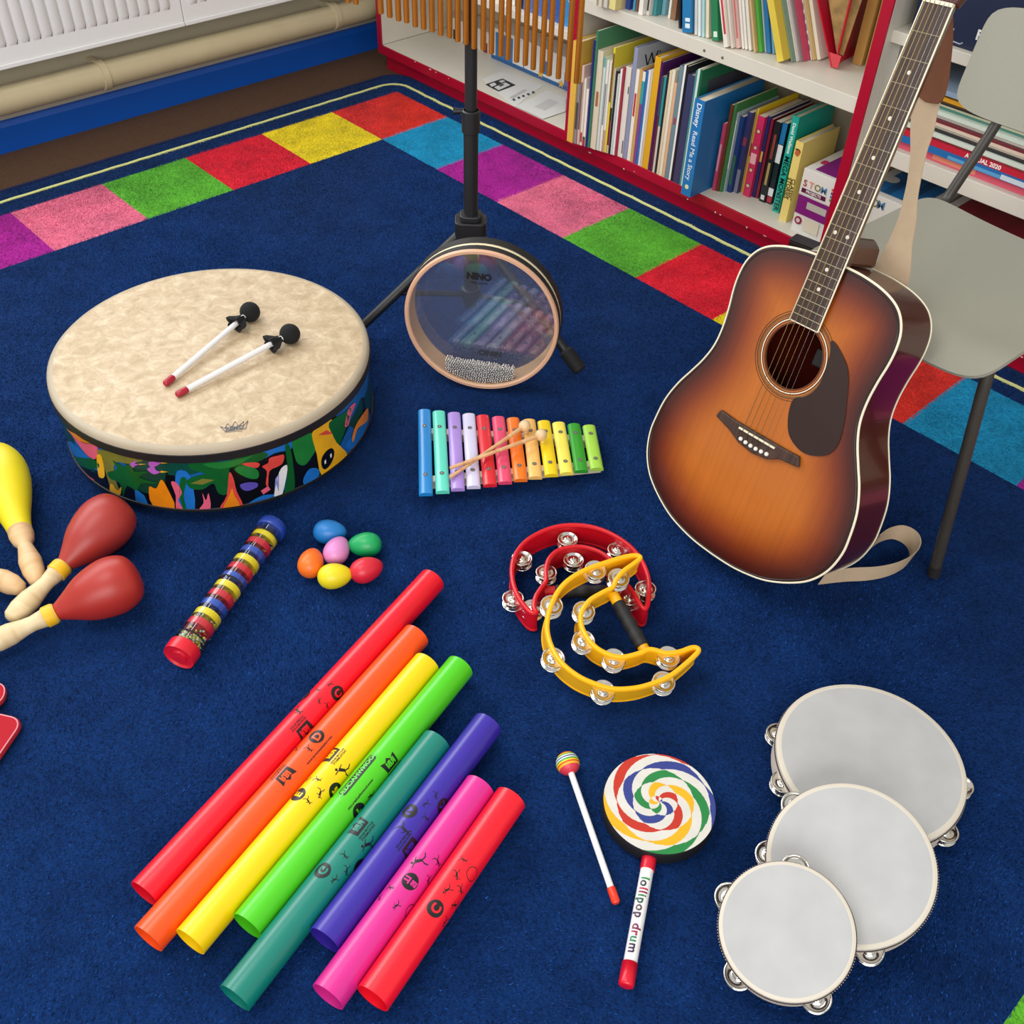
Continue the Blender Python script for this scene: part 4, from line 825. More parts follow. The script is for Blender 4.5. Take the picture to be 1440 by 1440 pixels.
# beads pooled at the bottom
ico = bmesh.new(); bmesh.ops.create_icosphere(ico, subdivisions=1, radius=.0023); iv = np.array([v.co[:] for v in ico.verts]); ifc = [tuple(v.index for v in f.verts) for f in ico.faces]; ico.free()
pts = []
for layer in range(4):
    zz = -.0060 - layer * .0042
    yy = -(SR2 - .0112)
    row = 0
    while yy < -.098 + .004:
        half = math.sqrt(max((SR2 - .0108) ** 2 - yy * yy, 0)); xx = -min(half, .074) + (row % 2) * .0019
        while xx < min(half, .068):
            if yy < -.101 - .04 * xx + random.uniform(-.002, .003): pts.append((xx + random.uniform(-.0004, .0004), yy + random.uniform(-.0004, .0004), zz + random.uniform(-.0006, .0006)))
            xx += .0050
        yy += .0042; row += 1
bd = MB()
for p_ in pts: bd.add(iv + np.array(p_), ifc)
bd.build('steel_beads', mat('bead_steel', '#efeae0', .18, metal=1), od, smooth=True, auto=False)['kind'] = 'stuff'
# ================================================================== XYLOPHONE
ZX = lambda x, y: (570 + x / 4.8, 560 + y / 4.8)
XB = [((128, 74), (138, 640), '#1f86d0'), ((225, 84), (252, 625), '#5fd8c0'), ((328, 94), (355, 608), '#a98ad8'), ((428, 102), (462, 592), '#cfcbe8'), ((522, 112), (573, 580), '#d8232f'), ((627, 122), (675, 562), '#e0486c'), ((727, 130), (780, 545), '#f0761a'), ((835, 140), (880, 528), '#f0bd6a'), ((935, 150), (988, 512), '#f2cf12'), ((1035, 160), (1092, 500), '#f2e25a'), ((1138, 170), (1190, 485), '#2f9a26'), ((1240, 180), (1295, 470), '#a2d34a')]
XZ = .031
bars = [(P(*ZX(*a), XZ), P(*ZX(*b_), XZ), c_) for a, b_, c_ in XB]
XO = (bars[0][0] + bars[0][1] + bars[-1][0] + bars[-1][1]) / 4; XO[2] = 0
xy = thing('xylophone', 'toy xylophone with twelve rainbow coloured bars on a pale frame', 'xylophone', tuple(XO))
rail_m = cmat('#d9cdbd', .45)
for fr_ in (.22, .80):
    p0 = bars[0][0] * (1 - fr_) + bars[0][1] * fr_ - XO; p1 = bars[-1][0] * (1 - fr_) + bars[-1][1] * fr_ - XO; dv = (p1 - p0) / np.linalg.norm(p1 - p0)
    MB().ribbon([tuple((p0 - dv * .012) * [1, 1, 0] + [0, 0, .001]), tuple((p1 + dv * .012) * [1, 1, 0] + [0, 0, .001])], (0, 0, XZ - .0102), .016).build('rail', rail_m, xy, bevel=.002)
for a, b_, c_ in bars:
    d = (b_ - a) / np.linalg.norm(b_ - a); L = np.linalg.norm(b_ - a); side = np.array([-d[1], d[0], 0])
    BARW = .0127
    prof = [(-BARW, -.0085), (-BARW, -.004)] + [(BARW * math.sin(t), -.004 + .0055 * math.cos(t)) for t in np.linspace(-PI / 2, PI / 2, 9)][1:-1] + [(BARW, -.004), (BARW, -.0085)]
    M = frame(a - XO, side, (0, 0, 1), d); q = MB().prism(prof, 0, L, M=M)
    br = q.build('bar', mat('bar_' + c_.lstrip('#'), c_, .32, coat=.3), xy, smooth=True, bevel=.0008)
    for fr_ in (.22, .80):
        hp = a + d * L * fr_ - XO
        MB().lathe([(.0030, .0012), (.0042, .0016), (.0044, .0021), (.0026, .0024), (.0022, .0012)], 14, M=Matrix.Translation((hp[0], hp[1], hp[2]))).build('rubber_washer', mat('washer_grey', '#6a6660', .6), br, smooth=True)
        MB().lathe([(0, .0028), (.0014, .0026), (.0018, .0016)], 10, M=Matrix.Translation((hp[0], hp[1], hp[2]))).build('pin', mat('pin_steel', '#cfccc4', .3, metal=1), br, smooth=True)
beech = wood('beech_wood', '#c99768', '#e0b98c', .4, 9, (1, 1, 6)); beech_ball = wood('beech_ball', '#d6b184', '#ecd3a8', .35, 14, (1, 4, 1))
def wood_mallet(hp, tp, zt_, zh_, label):
    H = P(*hp, zh_); T = P(*tp, zt_); M, L = axis_frame(T, H); t = thing('wooden_mallet', label, 'mallet', matrix=M, group='wooden mallets')
    MB().lathe([(0, 0), (.003, .0005), (.0034, .003), (.0036, L * .5), (.0042, L)], 14).build('shaft', beech, t, smooth=True)
    MB().lathe([(.0118 * math.sin(a), L + .004 - .0118 * math.cos(a)) for a in np.linspace(0, PI, 15)], 24).build('ball_head', beech_ball, t, smooth=True)
wood_mallet((735.6, 600.6), (632.5, 671.5), .0365, .047, 'plain wooden mallet lying underneath across the xylophone bars')
wood_mallet((758.5, 612.7), (632.5, 658.5), .0445, .049, 'plain wooden mallet lying on top of another wooden mallet')
# ================================================================== EGG SHAKERS
def egg(px, py, col, label, yaw, r=.0215, tilt=0):
    c = P(px, py, r); pr = []
    for a in np.linspace(0, PI, 22):
        zz = -math.cos(a) * .0292; k = 1 - .16 * (zz / .0292); pr.append((r * math.sin(a) * k, zz))
    t = tag(MB().lathe(pr, 32).build('egg_shaker', mat('egg_' + col.lstrip('#'), col, .38, bump=.03, bscale=80), smooth=True, auto=False), label, 'shaker', 'egg shakers')
    t.location = tuple(c); t.rotation_euler = (PI / 2 + tilt, 0, yaw)
egg(464, 748, '#1a74bd', 'blue plastic egg shaker between the rain stick and green egg', 2.39)
egg(513, 766, '#12a05a', 'green plastic egg shaker beside the pink egg', 5.6)
egg(474, 774, '#d588c4', 'pink plastic egg shaker in the middle of the cluster', 3.7)
egg(437.5, 791, '#f0701c', 'orange plastic egg shaker nearest the rain stick', 3.9)
egg(471, 810, '#e2d21c', 'yellow plastic egg shaker touching the orange egg', 2.6)
egg(515.5, 801, '#cf2238', 'red plastic egg shaker beside the yellow egg', 2.9)
# ================================================================== RAIN STICK
A = P(252, 923, .0262); B = P(384, 741, .0262); M, L = axis_frame(A, B)
rs = thing('rain_stick', 'clear rain stick tube with yellow red blue discs and beads inside', 'rain stick', matrix=M)
rcap = mat('rain_cap_red', '#d0182c', .3); bcap = mat('rain_cap_blue', '#1c3f9c', .3)
MB().lathe([(0, -.003), (.012, -.002), (.013, .001), (.022, .001), (.0255, -.002), (.0262, .003), (.0262, .018), (.0245, .02)], 36).build('end_cap', rcap, rs, smooth=True)
MB().lathe([(.0245, L - .014), (.026, L - .012), (.026, L), (.024, L + .004), (0, L + .005)], 36).build('end_cap', bcap, rs, smooth=True)
clr = bpy.data.materials.new('clear_plastic'); clr.use_nodes = True; nt = clr.node_tree; nt.nodes.clear()
ou = nt.nodes.new('ShaderNodeOutputMaterial'); mxs = nt.nodes.new('ShaderNodeMixShader'); tr = nt.nodes.new('ShaderNodeBsdfTransparent'); gl = nt.nodes.new('ShaderNodeBsdfGlossy'); lw = nt.nodes.new('ShaderNodeLayerWeight'); lw.inputs['Blend'].default_value = .5; pw = nt.nodes.new('ShaderNodeMath'); pw.operation = 'POWER'; pw.inputs[1].default_value = 3.; rg_ = nt.nodes.new('ShaderNodeMapRange'); rg_.inputs[3].default_value = .05; rg_.inputs[4].default_value = .75
nt.links.new(lw.outputs['Facing'], pw.inputs[0]); nt.links.new(pw.outputs[0], rg_.inputs[0]); nt.links.new(rg_.outputs[0], mxs.inputs[0])
gl.inputs['Roughness'].default_value = .05; tr.inputs[0].default_value = (.96, .97, .97, 1)
nt.links.new(tr.outputs[0], mxs.inputs[1]); nt.links.new(gl.outputs[0], mxs.inputs[2]); nt.links.new(mxs.outputs[0], ou.inputs[0])
MB().lathe([(.0236, .015), (.0236, L - .010)], 40, caps=False).build('clear_tube', clr, rs, smooth=True)
for s_ in (.115, .52, .905): MB().lathe([(.0237, L * s_ - .0017), (.0248, L * s_), (.0237, L * s_ + .0017)], 36, caps=False).build('rubber_ring', black_rubber, rs, smooth=True)
dc = [('yellow', '#e0d028'), ('blue', '#2a4fb0'), ('red', '#c8283a')]
for i in range(11):
    s_ = L * (.20 + .069 * i); nm, c_ = (dc[2], dc[0], dc[1])[i % 3]
    m = mat('rain_disc_' + nm, c_, .35)
    q = MB().lathe([(.0225, -.0070), (.0225, .0050), (.0212, .0050), (.0212, -.0070)], 28, M=Matrix.Translation((0, 0, s_)), caps=False)
    for k in range(6):
        a = k * PI / 3 + i * .5; ca, sa = math.cos(a), math.sin(a)
        pg = [(.003, -.0035), (.0212, -.0065), (.0212, .0065), (.003, .0035)]
        q.prism([(x * ca - y * sa, x * sa + y * ca) for x, y in pg][:], s_ - .0012 + (k % 2) * .002, s_ + .0004 + (k % 2) * .002)
    q.lathe([(.005, -.005), (.005, .005)], 12, M=Matrix.Translation((0, 0, s_))); q.build('disc', m, rs)
MB().tube([(.0215, .003, .02), (.0215, .003, L - .015)], .0006, 5).build('seam_line', cmat('#d8d8d8', .3), rs)
bd = [MB(), MB()]
for i in range(150):
    k = i % 2; a = random.uniform(0, 2 * PI); r_ = .02 * math.sqrt(random.random()); x_ = r_ * math.cos(a) - .001; y_ = r_ * math.sin(a); z_ = random.uniform(.022, .022 + .034 * (1 - (x_ + .02) / .06)) if i < 120 else random.uniform(.05, .085)
    bd[k].add(iv * 1.0 + np.array((x_, y_, z_)), ifc)
bd[0].build('yellow_beads', mat('rain_bead_yellow', '#c8cc50', .4), rs, smooth=True, auto=False)['kind'] = 'stuff'; bd[1].build('pale_beads', mat('rain_bead_pale', '#a8b8a0', .4), rs, smooth=True, auto=False)['kind'] = 'stuff'
# ================================================================== MARACAS
def maraca(a, b_, prof_b, prof_h, col, label, band=None, woodm=None, group=None, split=.5):
    M, L = axis_frame(a, b_); t = thing('maraca', label, 'maraca', matrix=M, group=group)
    MB().lathe([(r_, z_ * L) for r_, z_ in prof_h], 32).build('handle', woodm, t, smooth=True, auto=False)
    if band: MB().lathe([(r_, z_ * L) for r_, z_ in band], 32).build('neck_band', cmat('#e8b51c', .45), t, smooth=True)
    MB().lathe([(r_, z_ * L) for r_, z_ in [tuple(q) for q in catmull(prof_b, 5)]], 40).build('shaker_bulb', mat('maraca_' + col.lstrip('#'), col, .42, var=.08, vscale=25, bump=.03), t, smooth=True, auto=False)
ash = wood('ash_wood', '#c9b083', '#e2d0a8', .5, 10, (1.5, 1.5, 5)); pine = wood('turned_pine', '#c79f70', '#ddbc90', .45, 8, (1, 1, 5))
rb_ = [(.0115, .44), (.0145, .47), (.024, .54), (.038, .64), (.0465, .76), (.0470, .86), (.038, .95), (.021, .99), (0, 1.0)]
rh_ = [(0, 0), (.009, .004), (.015, .025), (.0185, .09), (.018, .17), (.0135, .26), (.0125, .31), (.0145, .37), (.0165, .40), (.0165, .45)]
rbn = [(.0168, .385), (.0174, .387), (.0174, .44), (.0150, .458)]
maraca(P(-24, 910, .021), P(196, 806, .055), rb_, rh_, '#a62a22', 'red maraca lying on the rain stick side of the other red maraca', rbn, ash, 'red maracas')
maraca(P(13, 873, .021), P(174, 709, .056), rb_, rh_, '#a0302a', 'red maraca lying between the painted drum and the other red maraca', rbn, ash, 'red maracas')
yb_ = [(.0200, .38), (.0215, .42), (.027, .50), (.037, .61), (.0455, .74), (.045, .86), (.032, .96), (.014, .996), (0, 1.0)]
yh_ = [(0, 0), (.005, .003), (.012, .025), (.0175, .09), (.0185, .165), (.014, .235), (.0115, .275), (.017, .30), (.0205, .345), (.020, .39)]
maraca(P(54, 823, .0215), P(-10, 634, .054), yb_, yh_, '#e0cf18', 'yellow maraca with turned wooden handle lying beside the red maracas', None, pine, 'yellow maracas')
maraca(P(34, 830, .0215), P(-150, 745, .054), yb_, yh_, '#e0cf18', 'yellow maraca of which only the wooden handle tip shows', None, pine, 'yellow maracas')
# red felt wrist bells at the rug's left
for k, (cx_, cy_, w2, l2, yw, lab) in enumerate(((-16, 980, .05, .045, .3, 'small red felt wrist band with stitched edge nearest the maracas'), (-22, 1044, .074, .098, -.15, 'larger red felt wrist band with stitched edge touching a smaller one'))):
    c = P(cx_, cy_, .008); t = thing('wrist_bells', lab, 'wrist bells', (c[0], c[1], 0), (0, 0, .75 + yw), 'red felt wrist bells')
    o = rrect(w2, l2, .02, 6)
    MB().prism(o, .002, .012).build('felt_pad', mat('red_felt', '#a80f22', .95, bump=.4, bscale=160), t, bevel=.004)
    MB().tube([(x * .94, y * .94, .0125) for x, y in o], .0011, 6, closed=True).build('stitching', cmat('#e08a94', .8), t)
    for q_ in (-1, 1): MB().lathe([(.008 * math.sin(a), .020 - .008 * math.cos(a)) for a in np.linspace(0, PI, 12)], 16, M=Matrix.Translation((-.012, q_ * .012, 0))).build('bell', chrome, t, smooth=True)
MB_ = None
# ================================================================== TUNED TUBES
Z3 = lambda x, y: (160 + x / 2.1817, 780 + y / 2.1817)
TR = .0229
fig_parts = [[(-.0012, -.004), (.0012, -.004), (.0016, .002), (-.0014, .002)], circle(.0013, 8, .0004, .0042), [(.001, .0018), (.005, .0042), (.0048, .005), (.0006, .0026)], [(-.001, .0018), (-.0046, .0004), (-.0046, -.0004), (-.0008, .001)], [(.0002, -.0036), (.0036, -.0056), (.0046, -.0088), (.0038, -.009), (.0026, -.0062), (-.0004, -.0042)], [(-.0004, -.0036), (-.0026, -.0066), (-.0062, -.0074), (-.0062, -.0082), (-.002, -.0076), (.0006, -.0042)]]
TA = math.radians(105.85); TP0 = None
def tuned_tube(near, far, col, label, decals, shift=0):
    A = P(*Z3(*near), TR); B = P(*Z3(*far), TR); mid_ = (A + B) / 2; hl = np.linalg.norm(B - A) / 2; dr_ = np.array([math.cos(TA), math.sin(TA), 0]); pp_ = np.array([math.sin(TA), -math.cos(TA), 0]); mid_ = mid_ + pp_ * (TP0 + shift - mid_ @ pp_); A = mid_ - dr_ * hl; B = mid_ + dr_ * hl; M, L = axis_frame(A, B)
    t = thing('percussion_tube', label, 'percussion tube', matrix=M, group='tuned percussion tubes')
    m = mat('tube_' + col.lstrip('#'), col, .34, coat=.15)
    q = MB().lathe([(TR - .0016, 0), (TR, 0), (TR, L), (TR - .0016, L), (TR - .0016, 0)], 48, caps=False); q.build('tube', m, t, smooth=True)
    a = M.to_3x3() @ Vector((0, 0, 1)); Mi = M.inverted()
    def hit(px, py):
        d = Vector(ray(px, py)); o = Mi @ Vector(CAM); d = M.to_3x3().transposed() @ d
        aa = d.x ** 2 + d.y ** 2; bq = 2 * (o.x * d.x + o.y * d.y); cq = o.x ** 2 + o.y ** 2 - TR ** 2; ds = bq * bq - 4 * aa * cq
        if ds < 0: ds = 0
        X = o + d * ((-bq - math.sqrt(ds)) / (2 * aa)); return X.z, math.atan2(X.y, X.x)
    def wrap(fl, u0, f0, off): return [((TR + off) * math.cos(f0 + y / TR), (TR + off) * math.sin(f0 + y / TR), u0 + x) for x, y in fl[0]], fl[1]
    def put(nm, fl, u0, f0, off, mm): q = MB(); q.add(*wrap(fl, u0, f0, off)); q.build(nm, mm, t)
    cut = .0025
    for dcl in decals:
        kind = dcl[0]; u0, f0 = hit(*Z3(*dcl[-1])); rot = PI if kind.endswith('!') else 0; kind = kind.rstrip('!')
        if kind == 'c':
            put('note_disc', flat_poly(circle(.0112, 24), cut), u0, f0, .0002, print_black); s_ = dcl[1]; put('note_letter', move(flat_text(s_, .0165 if len(s_) == 1 else .0105, .0006, cut), 0, 0, rot), u0, f0, .0004, m)
        elif kind == 'logo':
            put('maker_logo', move(flat_poly([(-.011, -.008), (.013, -.008), (.015, .009), (.006, .006), (.001, .010), (-.004, .005), (-.013, .009)], cut), 0, 0, rot), u0, f0, .0002, print_black)
            put('maker_letters', move(flat_text('RBI', .012, .0006, cut), 0, 0, rot), u0, f0, .0004, m)
            put('maker_name', move(flat_text('RHYTHM BAND\nINSTRUMENTS', .0042, .0001, cut), 0, 0, rot), u0, f0 - (.014 if not rot else -.014) / TR, .0002, print_black)
        elif kind == 'url': put('web_line', move(flat_text('www.boomwhackers.com', .0052, .00015, cut), 0, 0, rot), u0, f0, .0002, print_black)
        elif kind == 'bar':
            put('name_bar', flat_poly(rrect(.074, .0125, .004), cut), u0, f0, .0002, print_black); put('name_letters', move(flat_text('BOOMWHACKERS', .0098, .0004, cut), 0, 0, rot), u0, f0, .0004, m)
        elif kind == 'ring':
            o1 = circle(.0095, 20); q = MB(); v_ = [((TR + .0002) * math.cos(f0 + y * k / TR), (TR + .0002) * math.sin(f0 + y * k / TR), u0 + x * k) for k in (1, .9) for x, y in o1]; q.add(v_, [(i, (i + 1) % 20, 20 + (i + 1) % 20, 20 + i) for i in range(20)]); q.build('age_ring', print_black, t)
        else:
            sc_ = dcl[1]; ang = dcl[2]
            q = MB()
            for pg in fig_parts: q.add(*wrap(move(flat_poly(pg, cut), 0, 0, ang, sc_, sc_), u0, f0, .0002))
            q.build('dancer_print', print_black, t)
_pp = np.array([math.sin(TA), -math.cos(TA), 0]); TP0 = float(((P(*Z3(108, 1180), TR) + P(*Z3(926, 248), TR)) / 2) @ _pp)
f_ = lambda s, a, p: ('f', s, a, p)
tuned_tube((78, 1030), (972, 76), '#e00c26', 'longest red percussion tube beside the orange tube', [('c', 'C', (687, 425)), ('c', 'DO', (583, 434)), ('logo', (585, 538)), f_(1.3, .4, (565, 480)), f_(.7, 1, (630, 450)), f_(.7, 2, (662, 398)), f_(.7, 0, (627, 415)), f_(.7, .5, (655, 465))], shift=-0.04635)
tuned_tube((108, 1180), (926, 248), '#f5500f', 'orange percussion tube between the long red and yellow tubes', [('c', 'D', (622, 557)), ('logo', (525, 678)), ('url', (632, 600)), f_(.8, 1, (560, 597)), f_(.9, .2, (600, 597))], shift=0.0)
tuned_tube((238, 1190), (957, 334), '#f5cb00', 'yellow percussion tube between the orange and lime green tubes', [('logo!', (668, 612)), ('c', 'MI', (679, 724)), ('c', 'E', (565, 735)), f_(1.6, 2.5, (697, 660)), f_(.8, 0, (627, 690)), f_(1.0, 1.2, (632, 735)), f_(.8, .4, (597, 757)), f_(.7, 2, (596, 690))], shift=0.04635)
tuned_tube((408, 1138), (1065, 346), '#4cc416', 'lime green percussion tube between the yellow and teal tubes', [('bar!', (748, 675)), ('logo!', (850, 638)), ('url!', (757, 735)), ('c', 'F', (752, 786)), f_(.9, 2, (787, 740))], shift=0.0927)
tuned_tube((374, 1362), (987, 572), '#0a7a6c', 'teal percussion tube between the lime green and violet tubes', [('logo!', (752, 832)), ('c', 'G', (640, 968)), ('c', 'SO', (752, 958)), f_(1.5, 2.2, (775, 890)), f_(.8, .3, (710, 925)), f_(.9, 1, (714, 972)), f_(.8, 2, (675, 998))], shift=0.13905)
tuned_tube((650, 1185), (1147, 521), '#35249c', 'violet percussion tube between the teal and magenta tubes', [('c', 'A', (1010, 772)), ('c', 'LA', (907, 786)), ('logo', (908, 900)), f_(1.4, .3, (893, 845)), f_(.8, 1, (988, 740)), f_(.8, 2, (955, 765)), f_(.8, 0, (960, 810))], shift=0.1854)
tuned_tube((655, 1355), (1127, 714), '#d2288c', 'magenta percussion tube between the violet and short red tubes', [('c', 'SI\nTI', (910, 1002)), f_(1.6, 2.4, (930, 940)), f_(1.0, .4, (995, 945)), f_(.8, 1, (965, 1000)), f_(.8, 0, (850, 1022)), f_(.8, 2, (865, 1078)), f_(.7, 1, (815, 1055)), ('ring', (908, 1095)), f_(.9, 1, (945, 1060))], shift=0.23175)
tuned_tube((800, 1365), (1227, 754), '#f01028', 'shortest red percussion tube beside the magenta tube', [('c', 'C', (987, 1085)), f_(.8, 0, (1075, 937)), f_(1.0, 1, (1052, 985)), f_(1.0, 2, (1020, 1030)), f_(.9, .6, (1065, 1030)), f_(1.0, 2.6, (1045, 1075)), f_(.9, 1.4, (1015, 1130)), ('ring', (1100, 980))], shift=0.2781)
# ================================================================== CRESCENT TAMBOURINES
ZH = lambda x, y: (700 + x / 4.8, 730 + y / 4.8)
def zil(M, parent, r=.0182, gap=.012, n=2):
    for k in range(n):
        s_ = 1 if k == 0 else -1; z0 = -.001 - k * gap
        pr = [(0.0012, .0026), (.0052, .0024), (.0066, .0012), (.0076, -.0008), (.009, -.0012), (r - .0042, -.0004), (r - .0026, .0012), (r - .0008, .0016), (r, .0008), (r - .001, .0001), (r - .003, 0), (r - .0044, -.0014), (.009, -.0021), (.0066, .0002), (.0052, .0014), (.0012, .0016)]
        q = MB().lathe([(a, z0 + s_ * b_) for a, b_ in pr], 28, M=M, caps=False); jo = q.build('jingle', chrome, parent, smooth=True, auto=False)
    q = MB().lathe([(0, .005), (.0011, .0045), (.0011, -.002 - gap - .003), (0, -.002 - gap - .0035)], 8, M=M); q.build('jingle_pin', mat('pin_steel', '#cfccc4', .3, metal=1), jo)
def crescent(name, label, col, c, nrm, outer, jing, handle, gripc, hband=.04):
    n = Vector(nrm).normalized(); hp = lambda q: Vector(PP(*ZH(*q), c, n))
    pts = [hp(q) for q in outer]; o = sum(pts, Vector()) / len(pts); foot = o - n * hband
    t = thing(name, label, 'tambourine', tuple(foot), group='crescent tambourines'); m = mat('crescent_' + col.lstrip('#'), col, .36)
    sm = [Vector(q) for q in catmull([tuple(p_) for p_ in pts], 5, closed=True)]
    loc = [p_ - foot for p_ in sm]
    MB().ribbon(loc, -n * hband, .0045, closed=True).build('frame_band', m, t, smooth=True)
    MB().tube(loc, .0042, 8, closed=True).build('top_bead', m, t, smooth=True); MB().tube([p_ - n * hband for p_ in loc], .0036, 8, closed=True).build('bottom_bead', m, t, smooth=True)
    for j in jing:
        X = hp(j) - foot - n * .010; zil(disc_frame(X, n, up=(.3, 1, .1)), t)
    a, b_ = hp(handle[0]) - foot, hp(handle[1]) - foot; d = (b_ - a).normalized(); mid = n * (-hband * .5)
    MB().tube([a + mid - d * .004, a + mid + d * .03], .009, 12).build('handle_end', m, t, smooth=True); MB().tube([b_ + mid - d * .03, b_ + mid + d * .004], .009, 12).build('handle_end', m, t, smooth=True)
    N = 24; ga = a + mid + d * .012; gb_ = b_ + mid - d * .012; pg = []; rg = []
    for i in range(N + 1):
        s_ = i / N; pg.append(ga.lerp(gb_, s_)); rg.append(.0112 + .0008 * math.cos(s_ * 2 * PI * 4) - (.004 if i in (0, N) else 0))
    MB().tube(pg, rg, 14).build('grip', mat('black_grip', '#1a1b1d', .6), t, smooth=True, auto=False)
red_path = [(262, 632), (215, 625), (150, 545), (108, 450), (95, 350), (115, 250), (180, 160), (280, 95), (390, 55), (500, 42), (620, 52), (740, 90), (860, 160), (950, 250), (1005, 360), (1022, 470), (1010, 580), (985, 605), (950, 560), (915, 500), (880, 455), (845, 415), (815, 345), (765, 280), (690, 225), (590, 192), (500, 190), (410, 212), (350, 265), (325, 340), (325, 420), (290, 470), (255, 530), (245, 600)]
crescent('crescent_tambourine', 'red plastic crescent tambourine lying under the yellow one', '#cc0f20', P(850, 800, .043), (0, 0, 1), red_path, [(165, 235), (105, 505), (238, 570), (330, 330), (515, 245), (475, 105), (815, 175), (1003, 440), (893, 500)], [(335, 430), (850, 440)], None)
# the yellow one rests on the red one
a_, b2, c_ = P(890, 787, .096), P(848, 985, .046), P(980, 916, .054)
nn = np.cross(b2 - a_, c_ - a_); nn /= np.linalg.norm(nn); nn = nn if nn[2] > 0 else -nn
yel_path = [(962, 262), (930, 246), (860, 255), (740, 290), (600, 340), (480, 410), (400, 500), (348, 620), (332, 740), (362, 860), (430, 970), (540, 1060), (660, 1115), (780, 1147), (920, 1142), (1040, 1112), (1160, 1060), (1260, 985), (1345, 905), (1350, 875), (1310, 868), (1230, 895), (1140, 905), (1030, 880), (960, 905), (860, 930), (780, 925), (680, 880), (610, 810), (565, 720), (565, 630), (620, 550), (700, 500), (775, 460), (800, 410), (850, 350), (920, 300)]
crescent('crescent_tambourine', 'yellow plastic crescent tambourine with black grip resting on the red one', '#f6b60c', a_, nn, yel_path, [(668, 322), (372, 560), (382, 918), (722, 1140), (1132, 1080), (825, 375), (590, 600), (588, 800), (795, 925), (1165, 908)], [(800, 480), (1022, 868)], None)
# ================================================================== LOLLIPOP DRUM AND BEATER
LC = np.array([1.9975, -1.0445, .029]); LR = .0785
H0 = P(913, 1207, .0125); H1 = P(880, 1388, .0108)
ld = thing('lollipop_drum', 'lollipop shaped hand drum with a rainbow swirl head and lettered handle', 'drum', (LC[0], LC[1], 0))
MB().lathe([(LR - .004, .002), (LR, .005), (LR + .0005, LC[2] - .003), (LR - .001, LC[2] - .0005)], 72).build('drum_frame', mat('black_band', '#121214', .55), ld, smooth=True)
cols = ['#cfcdc6', '#b82c1a', '#cfcdc6', '#2c3a84', '#cfcdc6', '#1c7c3c', '#cfcdc6', '#dca814']
NA, NRr = 360, 100
q = MB(); vs2 = [(0, 0, LC[2])]; fs = []; mi = []
for i in range(1, NRr + 1):
    for j in range(NA): a = 2 * PI * j / NA; r_ = (LR - .001) * i / NRr; vs2.append((r_ * math.cos(a), r_ * math.sin(a), LC[2]))
def swirl(r_, a):
    a = (a - 2.37) % (2 * PI); n_ = (1 - r_ / LR) / .285 + a / (2 * PI) - .12; turn = math.floor(n_); v_ = n_ - turn
    k = int(math.floor((a / (2 * PI) - turn) * 10.6 - 1.7 * v_ ** .9 + 80))
    return 0 if k % 2 else (1, 7, 5, 3)[(k // 2) % 4]
for i in range(NRr):
    for j in range(NA):
        jj = (j + 1) % NA; r_ = (LR - .001) * (i + .5) / NRr; a = 2 * PI * (j + .5) / NA
        if i == 0: fs.append((0, 1 + j, 1 + jj))
        else: fs.append((1 + (i - 1) * NA + j, 1 + i * NA + j, 1 + i * NA + jj, 1 + (i - 1) * NA + jj))
        mi.append(swirl(r_, a))
q.v = vs2; q.f = fs; q.mi = mi; q.build('swirl_head', [mat('swirl_%d' % k, c_, .45, var=.12, vscale=40) for k, c_ in enumerate(cols)], ld)
hd = Vector(H1 - H0).normalized(); off = np.array([LC[0], LC[1], 0]); a = Vector(H0 - off) - hd * .012; b_ = Vector(H1 - off); HL = (b_ - a).length
MB().tube([a, b_ - hd * .005], .0088, 24).build('handle_rod', cmat('#e9e9ea', .3), ld, smooth=True)
MB().tube([a, a + hd * .030], .0098, 24).build('handle_collar', cmat('#d0102c', .3), ld, smooth=True)
MB().tube([b_ - hd * .03, b_ - hd * .004, b_ - hd * .001, b_], [.0100, .0100, .0092, .006], 24).build('handle_cap', cmat('#d0102c', .3), ld, smooth=True, auto=False)
up = (Vector((0, 0, 1)) - hd * hd.z).normalized(); sd = up.cross(hd)
xx = -.052
for ch, cc in zip('lollipop drum', ['#2f8a4a', '#3a3a3e', '#b0344a', '#8a2a48', '#2f7a4a', '#2f5f4a', '#5a4a50', '#4a3a4e', '#3a2a3a', '#7a2a50', '#9a3050', '#2f7a5a', '#3a2a4a']):
    wch = {'l': .0048, 'i': .0048, ' ': .006, 'r': .0066, 'm': .0138}.get(ch, .0098)
    if ch != ' ':
        fl = flat_text(ch, .0165, .0005, .0025); pos_ = (a + b_) * .5 + hd * (xx + wch / 2 + .002)
        q = MB(); r_ = .0091; q.add([tuple(pos_ + hd * x - sd * 0 + up * (r_ * math.cos(y / r_)) + sd * (r_ * math.sin(y / r_))) for x, y in move(fl, 0, -.001)[0]], fl[1]); q.build('handle_letter', cmat(cc, .4), ld)
    xx += wch
BH = P(799.6, 1077, .0165); BT = P(867, 1271, .0062); M, L = axis_frame(BT, BH)
be = thing('drum_beater', 'thin white beater with a rainbow striped ball head beside the lollipop drum', 'beater', matrix=M)
MB().lathe([(0, 0), (.004, .0005), (.0058, .003), (.0058, .021), (.0054, .022)], 16).build('rubber_tip', cmat('#e8391c', .35), be, smooth=True)
MB().lathe([(.0046, .02), (.0046, L)], 16).build('shaft', cmat('#e6e6e8', .3), be, smooth=True)
